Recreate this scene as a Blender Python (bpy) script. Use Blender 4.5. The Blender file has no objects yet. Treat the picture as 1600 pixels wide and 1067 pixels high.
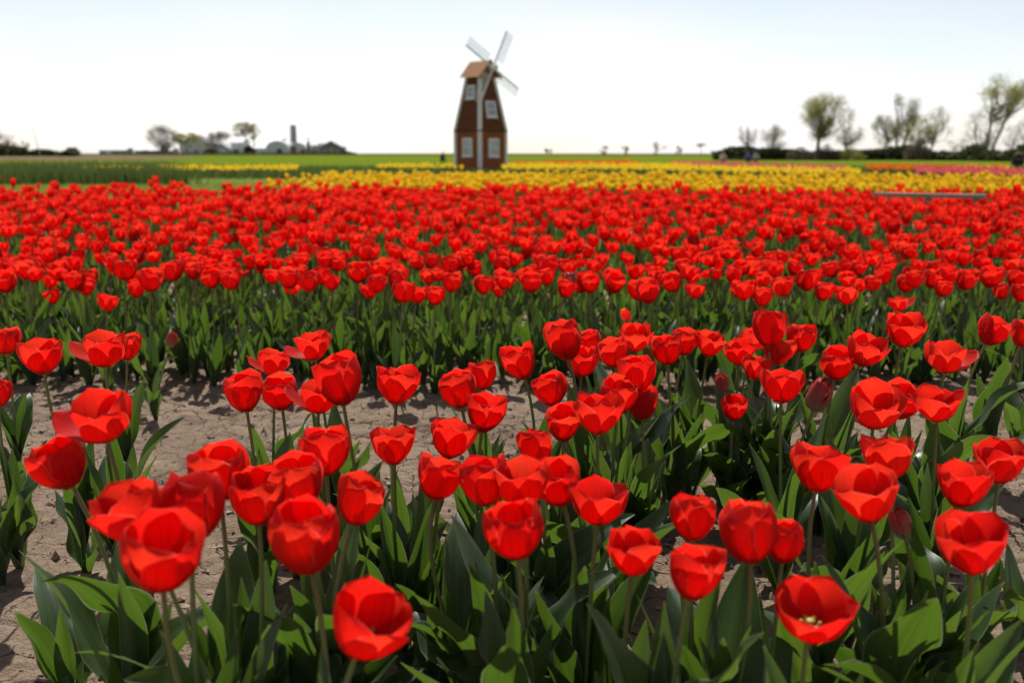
import bpy, math, random
import numpy as np
from mathutils import Vector, Matrix

# ------------------------------------------------------------------ camera, sky, sun, exposure
scene = bpy.context.scene
COL = scene.collection
R = math.radians
CAM_H = 0.93
FPX = 1556.0
HORIZON = 240.0
PITCH = math.atan((533.5 - HORIZON) / FPX)

cam_data = bpy.data.cameras.new('camera')
cam = bpy.data.objects.new('camera', cam_data)
COL.objects.link(cam)
cam.location = (0, 0, CAM_H)
cam.rotation_euler = (R(90) - PITCH, 0, 0)
cam_data.sensor_width = 36.0
cam_data.lens = 36.0 * FPX / 1600.0
cam_data.clip_start = 0.05
cam_data.clip_end = 6000
cam_data.dof.use_dof = True
cam_data.dof.focus_distance = 2.25
cam_data.dof.aperture_fstop = 3.7
scene.camera = cam

SUN_ELEV = R(52)
SUN_AZ = R(-6)            # from +Y (straight ahead), negative = to the left
SUN_DIR = Vector((math.sin(SUN_AZ) * math.cos(SUN_ELEV), math.cos(SUN_AZ) * math.cos(SUN_ELEV), math.sin(SUN_ELEV)))

world = bpy.data.worlds.new('World')
scene.world = world
world.use_nodes = True
wn = world.node_tree
wn.nodes.clear()
w_out = wn.nodes.new('ShaderNodeOutputWorld')
w_bg = wn.nodes.new('ShaderNodeBackground')
w_sky = wn.nodes.new('ShaderNodeTexSky')
w_sky.sky_type = 'NISHITA'
w_sky.sun_disc = False
w_sky.sun_elevation = SUN_ELEV
w_sky.sun_rotation = SUN_AZ
w_sky.air_density = 1.0
w_sky.dust_density = 0.5
w_sky.ozone_density = 1.0
w_bg.inputs['Strength'].default_value = 0.10
# thin high cloud drawn over the blue
w_tc = wn.nodes.new('ShaderNodeTexCoord')
w_map = wn.nodes.new('ShaderNodeMapping')
w_map.inputs['Scale'].default_value = (1.0, 1.0, 3.2)
w_map.inputs['Location'].default_value = (0.35, 0.2, 0.1)
w_noise = wn.nodes.new('ShaderNodeTexNoise')
w_noise.inputs['Scale'].default_value = 2.2
w_noise.inputs['Detail'].default_value = 5.0
w_noise.inputs['Roughness'].default_value = 0.5
w_ramp = wn.nodes.new('ShaderNodeValToRGB')
w_ramp.color_ramp.elements[0].position = 0.30
w_ramp.color_ramp.elements[0].color = (0.25, 0.25, 0.25, 1)
w_ramp.color_ramp.elements[1].position = 0.62
w_ramp.color_ramp.elements[1].color = (0.92, 0.92, 0.92, 1)
w_mix = wn.nodes.new('ShaderNodeMix')
w_mix.data_type = 'RGBA'
w_bw = wn.nodes.new('ShaderNodeRGBToBW')
w_tint = wn.nodes.new('ShaderNodeMix')
w_tint.data_type = 'RGBA'
w_tint.blend_type = 'MULTIPLY'
w_tint.inputs['Factor'].default_value = 1.0
w_tint.inputs['B'].default_value = (1.10, 1.08, 1.13, 1)
L = wn.links
L.new(w_tc.outputs['Generated'], w_map.inputs['Vector'])
L.new(w_map.outputs['Vector'], w_noise.inputs['Vector'])
L.new(w_noise.outputs['Fac'], w_ramp.inputs['Fac'])
L.new(w_ramp.outputs['Color'], w_mix.inputs['Factor'])
L.new(w_sky.outputs['Color'], w_mix.inputs['A'])
L.new(w_sky.outputs['Color'], w_bw.inputs['Color'])
L.new(w_bw.outputs['Val'], w_tint.inputs['A'])
L.new(w_tint.outputs['Result'], w_mix.inputs['B'])
L.new(w_mix.outputs['Result'], w_bg.inputs['Color'])
L.new(w_bg.outputs['Background'], w_out.inputs['Surface'])

sun_data = bpy.data.lights.new('sun', 'SUN')
sun_data.energy = 5.0
sun_data.angle = R(0.55)
sun_data.color = (1.0, 0.95, 0.88)
sun = bpy.data.objects.new('sun', sun_data)
COL.objects.link(sun)
sun.rotation_euler = SUN_DIR.to_track_quat('Z', 'Y').to_euler()

scene.view_settings.view_transform = 'Standard'
scene.view_settings.look = 'None'
scene.view_settings.exposure = 0.32
scene.view_settings.gamma = 1.0
scene.view_settings.use_curve_mapping = False
scene.render.engine = 'CYCLES'
scene.cycles.max_bounces = 8
scene.cycles.transmission_bounces = 4
scene.cycles.use_denoising = True

# ------------------------------------------------------------------ helpers
CP, SP = math.cos(PITCH), math.sin(PITCH)


def ray(u, v):
    """direction of the photograph's pixel (1600 x 1067) with unit depth along the lens axis"""
    a = (u - 800.0) / FPX
    b = (533.5 - v) / FPX
    return np.array([a, CP + b * SP, -SP + b * CP])


def at_height(u, v, z):
    d = ray(u, v)
    k = (z - CAM_H) / d[2]
    return np.array([0, 0, CAM_H]) + d * k


def at_y(u, v, y):
    d = ray(u, v)
    return np.array([0, 0, CAM_H]) + d * (y / d[1])


def tag(o, label=None, cat=None, group=None, kind=None):
    if label: o['label'] = label
    if cat: o['category'] = cat
    if group: o['group'] = group
    if kind: o['kind'] = kind
    return o


def empty(name, loc=(0, 0, 0), rz=0.0):
    o = bpy.data.objects.new(name, None)
    o.empty_display_size = 0.05
    COL.objects.link(o)
    o.location = loc
    o.rotation_euler = (0, 0, rz)
    return o


def mesh_np(name, V, F, uv=None, mat=None, midx=None, smooth=True):
    """F: (n,3) or (n,4) int array, or a list of such arrays"""
    if not isinstance(F, (list, tuple)):
        F = [F]
    F = [np.asarray(f, dtype=np.int32) for f in F if len(f)]
    V = np.asarray(V, dtype=np.float32)
    me = bpy.data.meshes.new(name)
    me.vertices.add(len(V))
    me.vertices.foreach_set('co', V.ravel())
    loops = np.concatenate([f.ravel() for f in F])
    tot = np.concatenate([np.full(len(f), f.shape[1], np.int32) for f in F])
    start = np.concatenate([[0], np.cumsum(tot)[:-1]]).astype(np.int32)
    me.loops.add(len(loops))
    me.loops.foreach_set('vertex_index', loops)
    me.polygons.add(len(tot))
    me.polygons.foreach_set('loop_start', start)
    me.polygons.foreach_set('loop_total', tot)
    me.polygons.foreach_set('use_smooth', np.full(len(tot), smooth, bool))
    if midx is not None:
        me.polygons.foreach_set('material_index', np.asarray(midx, np.int32))
    if uv is not None:
        lay = me.uv_layers.new(name='UVMap')
        lay.data.foreach_set('uv', np.asarray(uv, np.float32)[loops].ravel())
    me.update(calc_edges=True)
    for m in (mat if isinstance(mat, (list, tuple)) else [mat]):
        if m is not None:
            me.materials.append(m)
    return me


def add(name, me, parent=None, loc=(0, 0, 0), rot=(0, 0, 0), scale=1.0):
    o = bpy.data.objects.new(name, me)
    COL.objects.link(o)
    if parent is not None:
        o.parent = parent
    o.location = loc
    o.rotation_euler = rot
    o.scale = (scale,) * 3 if isinstance(scale, (int, float)) else scale
    return o


def grid_faces(nu, nv):
    i = np.arange(nu - 1)[:, None]
    j = np.arange(nv - 1)[None, :]
    a = (i * nv + j).ravel()
    return np.stack([a, a + 1, a + nv + 1, a + nv], 1)


class MB:
    """collects boxes, tubes and polygons into one mesh"""
    def __init__(self):
        self.v = []; self.q = []; self.t = []; self.n = 0; self.qm = []; self.tm = []

    def put(self, V, Q=(), T=(), m=0):
        V = np.asarray(V, float)
        if len(Q):
            self.q.append(np.asarray(Q, int) + self.n); self.qm.append(np.full(len(Q), m))
        if len(T):
            self.t.append(np.asarray(T, int) + self.n); self.tm.append(np.full(len(T), m))
        self.v.append(V); self.n += len(V)

    def box(self, x0, x1, y0, y1, z0, z1, m=0, M=None):
        V = np.array([(x0, y0, z0), (x1, y0, z0), (x1, y1, z0), (x0, y1, z0), (x0, y0, z1), (x1, y0, z1), (x1, y1, z1), (x0, y1, z1)], float)
        if M is not None:
            V = V @ np.array(M.to_3x3()).T + np.array(M.translation)
        self.put(V, [(0, 3, 2, 1), (4, 5, 6, 7), (0, 1, 5, 4), (1, 2, 6, 5), (2, 3, 7, 6), (3, 0, 4, 7)], m=m)

    def prism(self, bottom, top, m=0):
        n = len(bottom)
        V = list(bottom) + list(top)
        Q = [(i, (i + 1) % n, n + (i + 1) % n, n + i) for i in range(n)]
        T = [(0, n - 1 - i, n - 2 - i) for i in range(n - 2)] + [(n, n + 1 + i, n + 2 + i) for i in range(n - 2)]
        self.put(V, Q, T, m)

    def tube(self, P, rad, n=6, m=0, cap=True):
        V, Q = tube_np(P, rad, n)
        T = []
        if cap:
            e = len(P) * n
            V = np.vstack([V, P[0], P[-1]])
            T = [(e, (i + 1) % n, i) for i in range(n)] + [(e + 1, e - n + i, e - n + (i + 1) % n) for i in range(n)]
        self.put(V, Q, T, m)

    def mesh(self, name, mat, smooth=False):
        F = []; mi = []
        if self.q: F.append(np.vstack(self.q)); mi.append(np.concatenate(self.qm))
        if self.t: F.append(np.vstack(self.t)); mi.append(np.concatenate(self.tm))
        return mesh_np(name, np.vstack(self.v), F, None, mat, np.concatenate(mi), smooth)


def tube_np(P, rad, n):
    P = np.asarray(P, float)
    rad = np.broadcast_to(np.asarray(rad, float), (len(P),))
    T = np.gradient(P, axis=0)
    T /= np.linalg.norm(T, axis=1)[:, None] + 1e-9
    ref = np.array([1.0, 0, 0]) if abs(T[0][0]) < 0.8 else np.array([0, 1.0, 0])
    N = np.cross(T, ref); N /= np.linalg.norm(N, axis=1)[:, None] + 1e-9
    B = np.cross(T, N)
    a = np.linspace(0, 2 * math.pi, n, endpoint=False)
    V = P[:, None, :] + rad[:, None, None] * (np.cos(a)[None, :, None] * N[:, None, :] + np.sin(a)[None, :, None] * B[:, None, :])
    i = np.arange(len(P) - 1)[:, None]; j = np.arange(n)[None, :]
    A = (i * n + j).ravel(); Bq = (i * n + (j + 1) % n).ravel()
    Q = np.stack([A, Bq, Bq + n, A + n], 1)
    return V.reshape(-1, 3), Q


# ------------------------------------------------------------------ materials
MATS = {}


def new_mat(name):
    m = bpy.data.materials.new(name)
    m.use_nodes = True
    MATS[name] = m
    return m, m.node_tree, m.node_tree.nodes['Principled BSDF'], m.node_tree.nodes['Material Output']


def ramp(nt, stops):
    r = nt.nodes.new('ShaderNodeValToRGB')
    el = r.color_ramp.elements
    while len(el) < len(stops):
        el.new(0.5)
    for e, (p, c) in zip(el, stops):
        e.position = p
        e.color = (*c, 1) if len(c) == 3 else c
    return r


def noise(nt, scale, detail=4, rough=0.55, coord='Object', vec=None):
    n = nt.nodes.new('ShaderNodeTexNoise')
    n.inputs['Scale'].default_value = scale
    n.inputs['Detail'].default_value = detail
    n.inputs['Roughness'].default_value = rough
    if vec is None:
        tc = nt.nodes.new('ShaderNodeTexCoord')
        vec = tc.outputs[coord]
    nt.links.new(vec, n.inputs['Vector'])
    return n


def mixc(nt, fac, a, b, mode='MIX'):
    m = nt.nodes.new('ShaderNodeMix')
    m.data_type = 'RGBA'
    m.blend_type = mode
    for key, val in (('Factor', fac), ('A', a), ('B', b)):
        if isinstance(val, (int, float)):
            m.inputs[key].default_value = val
        elif isinstance(val, tuple):
            m.inputs[key].default_value = (*val, 1)
        else:
            nt.links.new(val, m.inputs[key])
    return m.outputs['Result']


def bump(nt, bs, height, strength=0.3, dist=0.01):
    b = nt.nodes.new('ShaderNodeBump')
    b.inputs['Strength'].default_value = strength
    b.inputs['Distance'].default_value = dist
    nt.links.new(height, b.inputs['Height'])
    nt.links.new(b.outputs['Normal'], bs.inputs['Normal'])
    return b


def simple_mat(name, c1, c2, scale=6.0, rough=0.7, spec=0.3, bstr=0.15, stretch=None):
    m, nt, bs, out = new_mat(name)
    vec = None
    if stretch:
        tc = nt.nodes.new('ShaderNodeTexCoord'); mp = nt.nodes.new('ShaderNodeMapping')
        mp.inputs['Scale'].default_value = stretch
        nt.links.new(tc.outputs['Object'], mp.inputs['Vector'])
        vec = mp.outputs['Vector']
    n = noise(nt, scale, 5, 0.6, vec=vec)
    r = ramp(nt, [(0.3, c1), (0.7, c2)])
    nt.links.new(n.outputs['Fac'], r.inputs['Fac'])
    nt.links.new(r.outputs['Color'], bs.inputs['Base Color'])
    bs.inputs['Roughness'].default_value = rough
    bs.inputs['Specular IOR Level'].default_value = spec
    if bstr:
        bump(nt, bs, n.outputs['Fac'], bstr, 0.02)
    return m


def thin_mat(name, base_cols, trans_cols, trans_fac, rough, base_stops=None, spec=0.35, vein=(60, 3), var=0.25, edge=None):
    """leaf / petal: surface plus light shining through; UV.x across, UV.y base to tip"""
    m, nt, bs, out = new_mat(name)
    lk = nt.links.new
    uvn = nt.nodes.new('ShaderNodeUVMap'); uvn.uv_map = 'UVMap'
    sep = nt.nodes.new('ShaderNodeSeparateXYZ'); lk(uvn.outputs['UV'], sep.inputs['Vector'])
    mp = nt.nodes.new('ShaderNodeMapping'); mp.inputs['Scale'].default_value = (vein[0], vein[1], 1)
    lk(uvn.outputs['UV'], mp.inputs['Vector'])
    nv = noise(nt, 1.0, 2, 0.5, vec=mp.outputs['Vector'])
    oi = nt.nodes.new('ShaderNodeObjectInfo')
    geo = nt.nodes.new('ShaderNodeNewGeometry')
    # one tone for each separate piece, whether it is its own object or an island of a mass
    rnd = nt.nodes.new('ShaderNodeMath'); rnd.operation = 'ADD'
    lk(oi.outputs['Random'], rnd.inputs[0]); lk(geo.outputs['Random Per Island'], rnd.inputs[1])
    fr = nt.nodes.new('ShaderNodeMath'); fr.operation = 'FRACT'; lk(rnd.outputs[0], fr.inputs[0])

    def colour(cols):
        c = mixc(nt, fr.outputs[0], cols[0], cols[1])
        vr = ramp(nt, [(0.3, (1 - var,) * 3), (0.7, (1, 1, 1))])
        lk(nv.outputs['Fac'], vr.inputs['Fac'])
        c = mixc(nt, 1.0, c, vr.outputs['Color'], 'MULTIPLY')
        if base_stops:
            br = ramp(nt, base_stops[1]); lk(sep.outputs['Y'], br.inputs['Fac'])
            c = mixc(nt, br.outputs['Color'], c, base_stops[0])
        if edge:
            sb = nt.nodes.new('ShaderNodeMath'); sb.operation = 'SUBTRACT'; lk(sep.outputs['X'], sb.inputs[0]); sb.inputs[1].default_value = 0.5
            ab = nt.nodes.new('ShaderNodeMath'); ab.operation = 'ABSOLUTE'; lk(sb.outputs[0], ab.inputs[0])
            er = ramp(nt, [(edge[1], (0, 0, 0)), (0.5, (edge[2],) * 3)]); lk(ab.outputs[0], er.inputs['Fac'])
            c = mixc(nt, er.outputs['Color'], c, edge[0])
        return c
    lk(colour(base_cols), bs.inputs['Base Color'])
    bs.inputs['Roughness'].default_value = rough
    bs.inputs['Specular IOR Level'].default_value = spec
    b = bump(nt, bs, nv.outputs['Fac'], 0.25, 0.0015)
    tr = nt.nodes.new('ShaderNodeBsdfTranslucent')
    lk(colour(trans_cols), tr.inputs['Color'])
    lk(b.outputs['Normal'], tr.inputs['Normal'])
    mx = nt.nodes.new('ShaderNodeMixShader'); mx.inputs['Fac'].default_value = trans_fac
    lk(bs.outputs[0], mx.inputs[1]); lk(tr.outputs[0], mx.inputs[2])
    lk(mx.outputs[0], out.inputs['Surface'])
    return m


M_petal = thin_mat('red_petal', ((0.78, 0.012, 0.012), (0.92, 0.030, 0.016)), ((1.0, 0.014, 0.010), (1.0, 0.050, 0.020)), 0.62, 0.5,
                   ((0.55, 0.40, 0.03), [(0.03, (0.85, 0.85, 0.85)), (0.13, (0, 0, 0))]), 0.18, (44, 1.2), 0.36, ((0.95, 0.20, 0.18), 0.47, 0.7))  # pale pink rim: backlit sun highlight painted into the petal edge colour
M_bud = thin_mat('red_bud', ((0.45, 0.025, 0.025), (0.52, 0.04, 0.04)), ((0.7, 0.05, 0.03), (0.8, 0.06, 0.03)), 0.25, 0.45,
                 ((0.30, 0.26, 0.16), [(0.05, (0.9, 0.9, 0.9)), (0.5, (0.25, 0.25, 0.25)), (0.9, (0, 0, 0))]), 0.4, (30, 1.5), 0.35)
M_gbud = thin_mat('green_bud', ((0.16, 0.14, 0.06), (0.18, 0.12, 0.06)), ((0.3, 0.2, 0.05), (0.3, 0.2, 0.05)), 0.2, 0.45,
                  ((0.10, 0.16, 0.05), [(0.1, (0.9, 0.9, 0.9)), (0.8, (0.1, 0.1, 0.1))]), 0.4, (30, 1.5), 0.35)
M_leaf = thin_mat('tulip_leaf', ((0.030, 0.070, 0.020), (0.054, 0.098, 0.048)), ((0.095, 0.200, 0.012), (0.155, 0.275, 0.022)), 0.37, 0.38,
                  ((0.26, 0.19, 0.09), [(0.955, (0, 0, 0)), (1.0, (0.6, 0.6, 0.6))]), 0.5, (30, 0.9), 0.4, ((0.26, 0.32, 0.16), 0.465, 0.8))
M_yellow = thin_mat('yellow_petal', ((0.88, 0.56, 0.02), (0.93, 0.66, 0.04)), ((0.97, 0.64, 0.02), (1.0, 0.72, 0.04)), 0.42, 0.45, None, 0.35, (20, 1.5), 0.15)
M_pink = thin_mat('pink_petal', ((0.62, 0.10, 0.12), (0.70, 0.16, 0.17)), ((0.85, 0.12, 0.14), (0.9, 0.2, 0.2)), 0.4, 0.5, None, 0.3, (20, 1.5), 0.15)
M_orange = thin_mat('orange_petal', ((0.66, 0.12, 0.015), (0.72, 0.20, 0.02)), ((0.9, 0.15, 0.02), (0.95, 0.25, 0.02)), 0.4, 0.5, None, 0.3, (20, 1.5), 0.15)
M_blade = thin_mat('grass_blade', ((0.06, 0.13, 0.025), (0.10, 0.17, 0.04)), ((0.18, 0.34, 0.03), (0.26, 0.40, 0.05)), 0.35, 0.5, None, 0.3, (8, 1), 0.2)
M_blade_dark = thin_mat('bed_foliage', ((0.050, 0.080, 0.028), (0.080, 0.105, 0.042)), ((0.12, 0.20, 0.035), (0.18, 0.24, 0.06)), 0.3, 0.5, None, 0.3, (8, 1), 0.2)
M_tree_leaf = thin_mat('spring_leaf', ((0.17, 0.17, 0.04), (0.23, 0.215, 0.06)), ((0.38, 0.37, 0.06), (0.46, 0.42, 0.10)), 0.42, 0.6, None, 0.2, (8, 1), 0.2)
M_tree_grey = thin_mat('young_grey_leaf', ((0.15, 0.155, 0.075), (0.21, 0.20, 0.11)), ((0.30, 0.30, 0.11), (0.35, 0.33, 0.16)), 0.38, 0.6, None, 0.2, (8, 1), 0.2)
M_hedge_leaf = thin_mat('hedge_leaf', ((0.045, 0.060, 0.025), (0.080, 0.085, 0.040)), ((0.09, 0.12, 0.03), (0.14, 0.14, 0.05)), 0.25, 0.6, None, 0.2, (8, 1), 0.2)
M_bush_leaf = thin_mat('bush_leaf', ((0.10, 0.085, 0.055), (0.15, 0.12, 0.08)), ((0.18, 0.15, 0.08), (0.22, 0.17, 0.11)), 0.25, 0.6, None, 0.2, (8, 1), 0.2)


def stem_material():
    m, nt, bs, out = new_mat('tulip_stem')
    uvn = nt.nodes.new('ShaderNodeUVMap'); uvn.uv_map = 'UVMap'
    sep = nt.nodes.new('ShaderNodeSeparateXYZ'); nt.links.new(uvn.outputs['UV'], sep.inputs['Vector'])
    oi = nt.nodes.new('ShaderNodeObjectInfo')
    ad = nt.nodes.new('ShaderNodeMath'); ad.operation = 'MULTIPLY_ADD'
    nt.links.new(oi.outputs['Random'], ad.inputs[0]); ad.inputs[1].default_value = 0.28; nt.links.new(sep.outputs['Y'], ad.inputs[2])
    r = ramp(nt, [(0.4, (0.12, 0.20, 0.045)), (0.78, (0.17, 0.17, 0.055)), (1.0, (0.14, 0.075, 0.04))])
    sc = nt.nodes.new('ShaderNodeMath'); sc.operation = 'MULTIPLY'; sc.inputs[1].default_value = 0.72
    nt.links.new(ad.outputs[0], sc.inputs[0]); nt.links.new(sc.outputs[0], r.inputs['Fac'])
    nt.links.new(r.outputs['Color'], bs.inputs['Base Color'])
    bs.inputs['Roughness'].default_value = 0.45
    bs.inputs['Subsurface Weight'].default_value = 0.0
    return m


M_stem = stem_material()
M_pistil = simple_mat('pistil', (0.45, 0.40, 0.10), (0.30, 0.28, 0.06), 120, 0.5, 0.3, 0)


def soil_material():
    m, nt, bs, out = new_mat('dry_soil')
    lk = nt.links.new
    tc = nt.nodes.new('ShaderNodeTexCoord')
    big = noise(nt, 1.7, 4, 0.55, vec=tc.outputs['Object'])
    mid = noise(nt, 14, 6, 0.65, vec=tc.outputs['Object'])
    fine = noise(nt, 130, 5, 0.7, vec=tc.outputs['Object'])
    r1 = ramp(nt, [(0.3, (0.285, 0.208, 0.146)), (0.7, (0.415, 0.315, 0.230))]); lk(mid.outputs['Fac'], r1.inputs['Fac'])
    r2 = ramp(nt, [(0.35, (0.72, 0.69, 0.67)), (0.65, (1, 1, 1))]); lk(big.outputs['Fac'], r2.inputs['Fac'])
    r3 = ramp(nt, [(0.30, (0.62, 0.60, 0.58)), (0.55, (1, 1, 1))]); lk(fine.outputs['Fac'], r3.inputs['Fac'])
    c = mixc(nt, 1.0, r1.outputs['Color'], r2.outputs['Color'], 'MULTIPLY')
    c = mixc(nt, 0.8, c, r3.outputs['Color'], 'MULTIPLY')
    # hairline shrinkage cracks
    dist = nt.nodes.new('ShaderNodeMix'); dist.data_type = 'RGBA'; dist.inputs['Factor'].default_value = 0.10
    wn2 = noise(nt, 9, 4, 0.6, vec=tc.outputs['Object'])
    lk(tc.outputs['Object'], dist.inputs['A']); lk(wn2.outputs['Color'], dist.inputs['B'])
    vor = nt.nodes.new('ShaderNodeTexVoronoi'); vor.feature = 'DISTANCE_TO_EDGE'
    vor.inputs['Scale'].default_value = 9.0
    lk(dist.outputs['Result'], vor.inputs['Vector'])
    cr = ramp(nt, [(0.0, (1, 1, 1)), (0.022, (0, 0, 0))]); lk(vor.outputs['Distance'], cr.inputs['Fac'])
    gate = noise(nt, 3.1, 2, 0.5, vec=tc.outputs['Object'])
    gr = ramp(nt, [(0.42, (0, 0, 0)), (0.52, (1, 1, 1))]); lk(gate.outputs['Fac'], gr.inputs['Fac'])
    crk = mixc(nt, 1.0, cr.outputs['Color'], gr.outputs['Color'], 'MULTIPLY')
    c = mixc(nt, crk, c, (0.10, 0.07, 0.05))
    lk(c, bs.inputs['Base Color'])
    bs.inputs['Roughness'].default_value = 0.95
    bs.inputs['Specular IOR Level'].default_value = 0.15
    h1 = nt.nodes.new('ShaderNodeMath'); h1.operation = 'MULTIPLY_ADD'
    lk(fine.outputs['Fac'], h1.inputs[0]); h1.inputs[1].default_value = 0.45; lk(mid.outputs['Fac'], h1.inputs[2])
    h2 = nt.nodes.new('ShaderNodeMath'); h2.operation = 'MULTIPLY_ADD'
    lk(crk, h2.inputs[0]); h2.inputs[1].default_value = -0.7; lk(h1.outputs[0], h2.inputs[2])
    bump(nt, bs, h2.outputs[0], 1.0, 0.03)
    return m


M_soil = soil_material()
M_clod = simple_mat('soil_clod', (0.24, 0.17, 0.12), (0.36, 0.27, 0.20), 60, 0.95, 0.1, 0.6)
M_straw = simple_mat('dry_straw', (0.42, 0.34, 0.22), (0.55, 0.47, 0.34), 40, 0.8, 0.2, 0.2)
M_grass = simple_mat('mown_grass', (0.10, 0.135, 0.028), (0.14, 0.175, 0.040), 2.5, 1.0, 0.0, 0.4)
M_field = simple_mat('young_crop', (0.105, 0.150, 0.014), (0.130, 0.175, 0.018), 0.03, 1.0, 0.0, 0.2)
M_tan = simple_mat('dry_verge', (0.13, 0.11, 0.055), (0.17, 0.13, 0.075), 0.15, 1.0, 0.0, 0.2)
M_bark = simple_mat('bark', (0.14, 0.115, 0.095), (0.21, 0.18, 0.155), 12, 0.9, 0.2, 0.5)
M_white = simple_mat('white_paint', (0.74, 0.73, 0.74), (0.80, 0.79, 0.79), 9, 0.55, 0.3, 0.05)
M_siding = simple_mat('red_brown_siding', (0.23, 0.066, 0.014), (0.30, 0.090, 0.020), 3.0, 0.7, 0.3, 0.2, (1, 1, 14))
M_shingle_wall = simple_mat('dark_brown_shingle', (0.095, 0.033, 0.014), (0.20, 0.068, 0.026), 2.2, 0.8, 0.2, 0.3, (1, 1, 3))
M_roof = simple_mat('cedar_roof', (0.34, 0.15, 0.055), (0.52, 0.26, 0.11), 7, 0.75, 0.25, 0.3, (1, 3, 1))
M_gable = simple_mat('gable_wood', (0.20, 0.07, 0.02), (0.27, 0.10, 0.03), 5, 0.7, 0.3, 0.2)
M_trim_dark = simple_mat('dark_trim', (0.05, 0.025, 0.015), (0.08, 0.04, 0.02), 8, 0.7, 0.3, 0.1)
M_board = simple_mat('weathered_board', (0.26, 0.21, 0.15), (0.36, 0.30, 0.23), 10, 0.8, 0.2, 0.2)
M_metal_roof = simple_mat('pale_metal_roof', (0.55, 0.57, 0.60), (0.64, 0.66, 0.68), 0.5, 0.4, 0.5, 0.1)
M_bright_roof = simple_mat('bright_metal_roof', (0.78, 0.79, 0.80), (0.84, 0.84, 0.85), 0.4, 0.25, 0.6, 0.05)
M_barn_grey = simple_mat('grey_barn_wall', (0.36, 0.37, 0.41), (0.45, 0.46, 0.50), 0.6, 0.7, 0.3, 0.1)
M_barn_white = simple_mat('white_barn_wall', (0.76, 0.77, 0.80), (0.82, 0.82, 0.84), 0.6, 0.6, 0.3, 0.1)
M_barn_blue = simple_mat('slate_barn_wall', (0.14, 0.16, 0.20), (0.20, 0.22, 0.27), 0.6, 0.7, 0.3, 0.1)
M_barn_red = simple_mat('faded_red_wall', (0.24, 0.12, 0.09), (0.32, 0.17, 0.13), 0.8, 0.8, 0.2, 0.1)
M_barn_tan = simple_mat('tan_door', (0.42, 0.33, 0.16), (0.50, 0.40, 0.20), 0.8, 0.7, 0.2, 0.1)
M_slate = simple_mat('grey_shingle_roof', (0.11, 0.11, 0.12), (0.16, 0.16, 0.17), 0.8, 0.8, 0.2, 0.1)
M_silo = simple_mat('silo_stave', (0.16, 0.155, 0.15), (0.21, 0.20, 0.195), 0.6, 0.7, 0.3, 0.1, (1, 1, 8))
M_dark_paint = simple_mat('dark_vehicle_paint', (0.02, 0.025, 0.045), (0.03, 0.035, 0.06), 2, 0.3, 0.5, 0)
M_tyre = simple_mat('tyre_rubber', (0.015, 0.015, 0.015), (0.025, 0.025, 0.025), 20, 0.9, 0.2, 0)


def glass_material():
    m, nt, bs, out = new_mat('window_glass')
    bs.inputs['Base Color'].default_value = (0.30, 0.33, 0.35, 1)
    bs.inputs['Roughness'].default_value = 0.08
    bs.inputs['Specular IOR Level'].default_value = 0.8
    bs.inputs['Metallic'].default_value = 0.5
    return m


M_glass = glass_material()

# ------------------------------------------------------------------ ground
NR = np.random.default_rng(11)


_TAB = {}


def table(seed, n, k=0):
    if (seed, n, k) not in _TAB:
        rg = np.random.default_rng(seed * 7 + k)
        _TAB[(seed, n, k)] = rg.random((n, n))
    return _TAB[(seed, n, k)]


def vnoise(x, y, cell, seed):
    n = 257
    T = table(seed, n)
    fx, fy = x / cell, y / cell
    ix, iy = np.floor(fx).astype(int), np.floor(fy).astype(int)
    tx, ty = fx - ix, fy - iy
    tx = tx * tx * (3 - 2 * tx); ty = ty * ty * (3 - 2 * ty)
    a = T[ix % n, iy % n]; b = T[(ix + 1) % n, iy % n]; c = T[ix % n, (iy + 1) % n]; d = T[(ix + 1) % n, (iy + 1) % n]
    return (a * (1 - tx) + b * tx) * (1 - ty) + (c * (1 - tx) + d * tx) * ty - 0.5


def vor_edge(x, y, cell, seed):
    n = 131
    JX, JY = table(seed, n, 1), table(seed, n, 2)
    ix, iy = np.floor(x / cell).astype(int), np.floor(y / cell).astype(int)
    d1 = np.full(x.shape, 9e9); d2 = d1.copy()
    for i in (-1, 0, 1):
        for j in (-1, 0, 1):
            cx = (ix + i + JX[(ix + i) % n, (iy + j) % n]) * cell
            cy = (iy + j + JY[(ix + i) % n, (iy + j) % n]) * cell
            d = np.hypot(x - cx, y - cy)
            d2 = np.where(d < d1, d1, np.minimum(d2, d)); d1 = np.minimum(d1, d)
    return d2 - d1


def soil_height(x, y):
    near = np.clip((6.5 - y) / 1.5, 0, 1) * np.clip((4.0 - np.abs(x)) / 1.0, 0, 1)
    h = 0.034 * vnoise(x, y, 0.55, 1) + 0.020 * vnoise(x, y, 0.17, 2) + 0.012 * vnoise(x, y, 0.06, 3) + 0.009 * vnoise(x, y, 0.022, 4)
    wx = x + 0.06 * vnoise(x, y, 0.11, 5); wy = y + 0.06 * vnoise(x, y, 0.11, 6)
    e = vor_edge(wx, wy, 0.21, 7)
    crack = np.clip(1 - e / 0.016, 0, 1) * np.clip((vnoise(x, y, 0.4, 8) + 0.12) * 6, 0, 1)
    return (h - 0.020 * crack) * near - 0.012


def spaced(lo, hi, a, b, step, far):
    inner = np.arange(a, b, step)
    right = b + (np.geomspace(1, 1 + (hi - b), far) - 1) if hi > b else np.array([])
    left = a - (np.geomspace(1, 1 + (a - lo), far) - 1)[1:][::-1] if lo < a else np.array([])
    return np.concatenate([left, inner, right])


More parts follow.
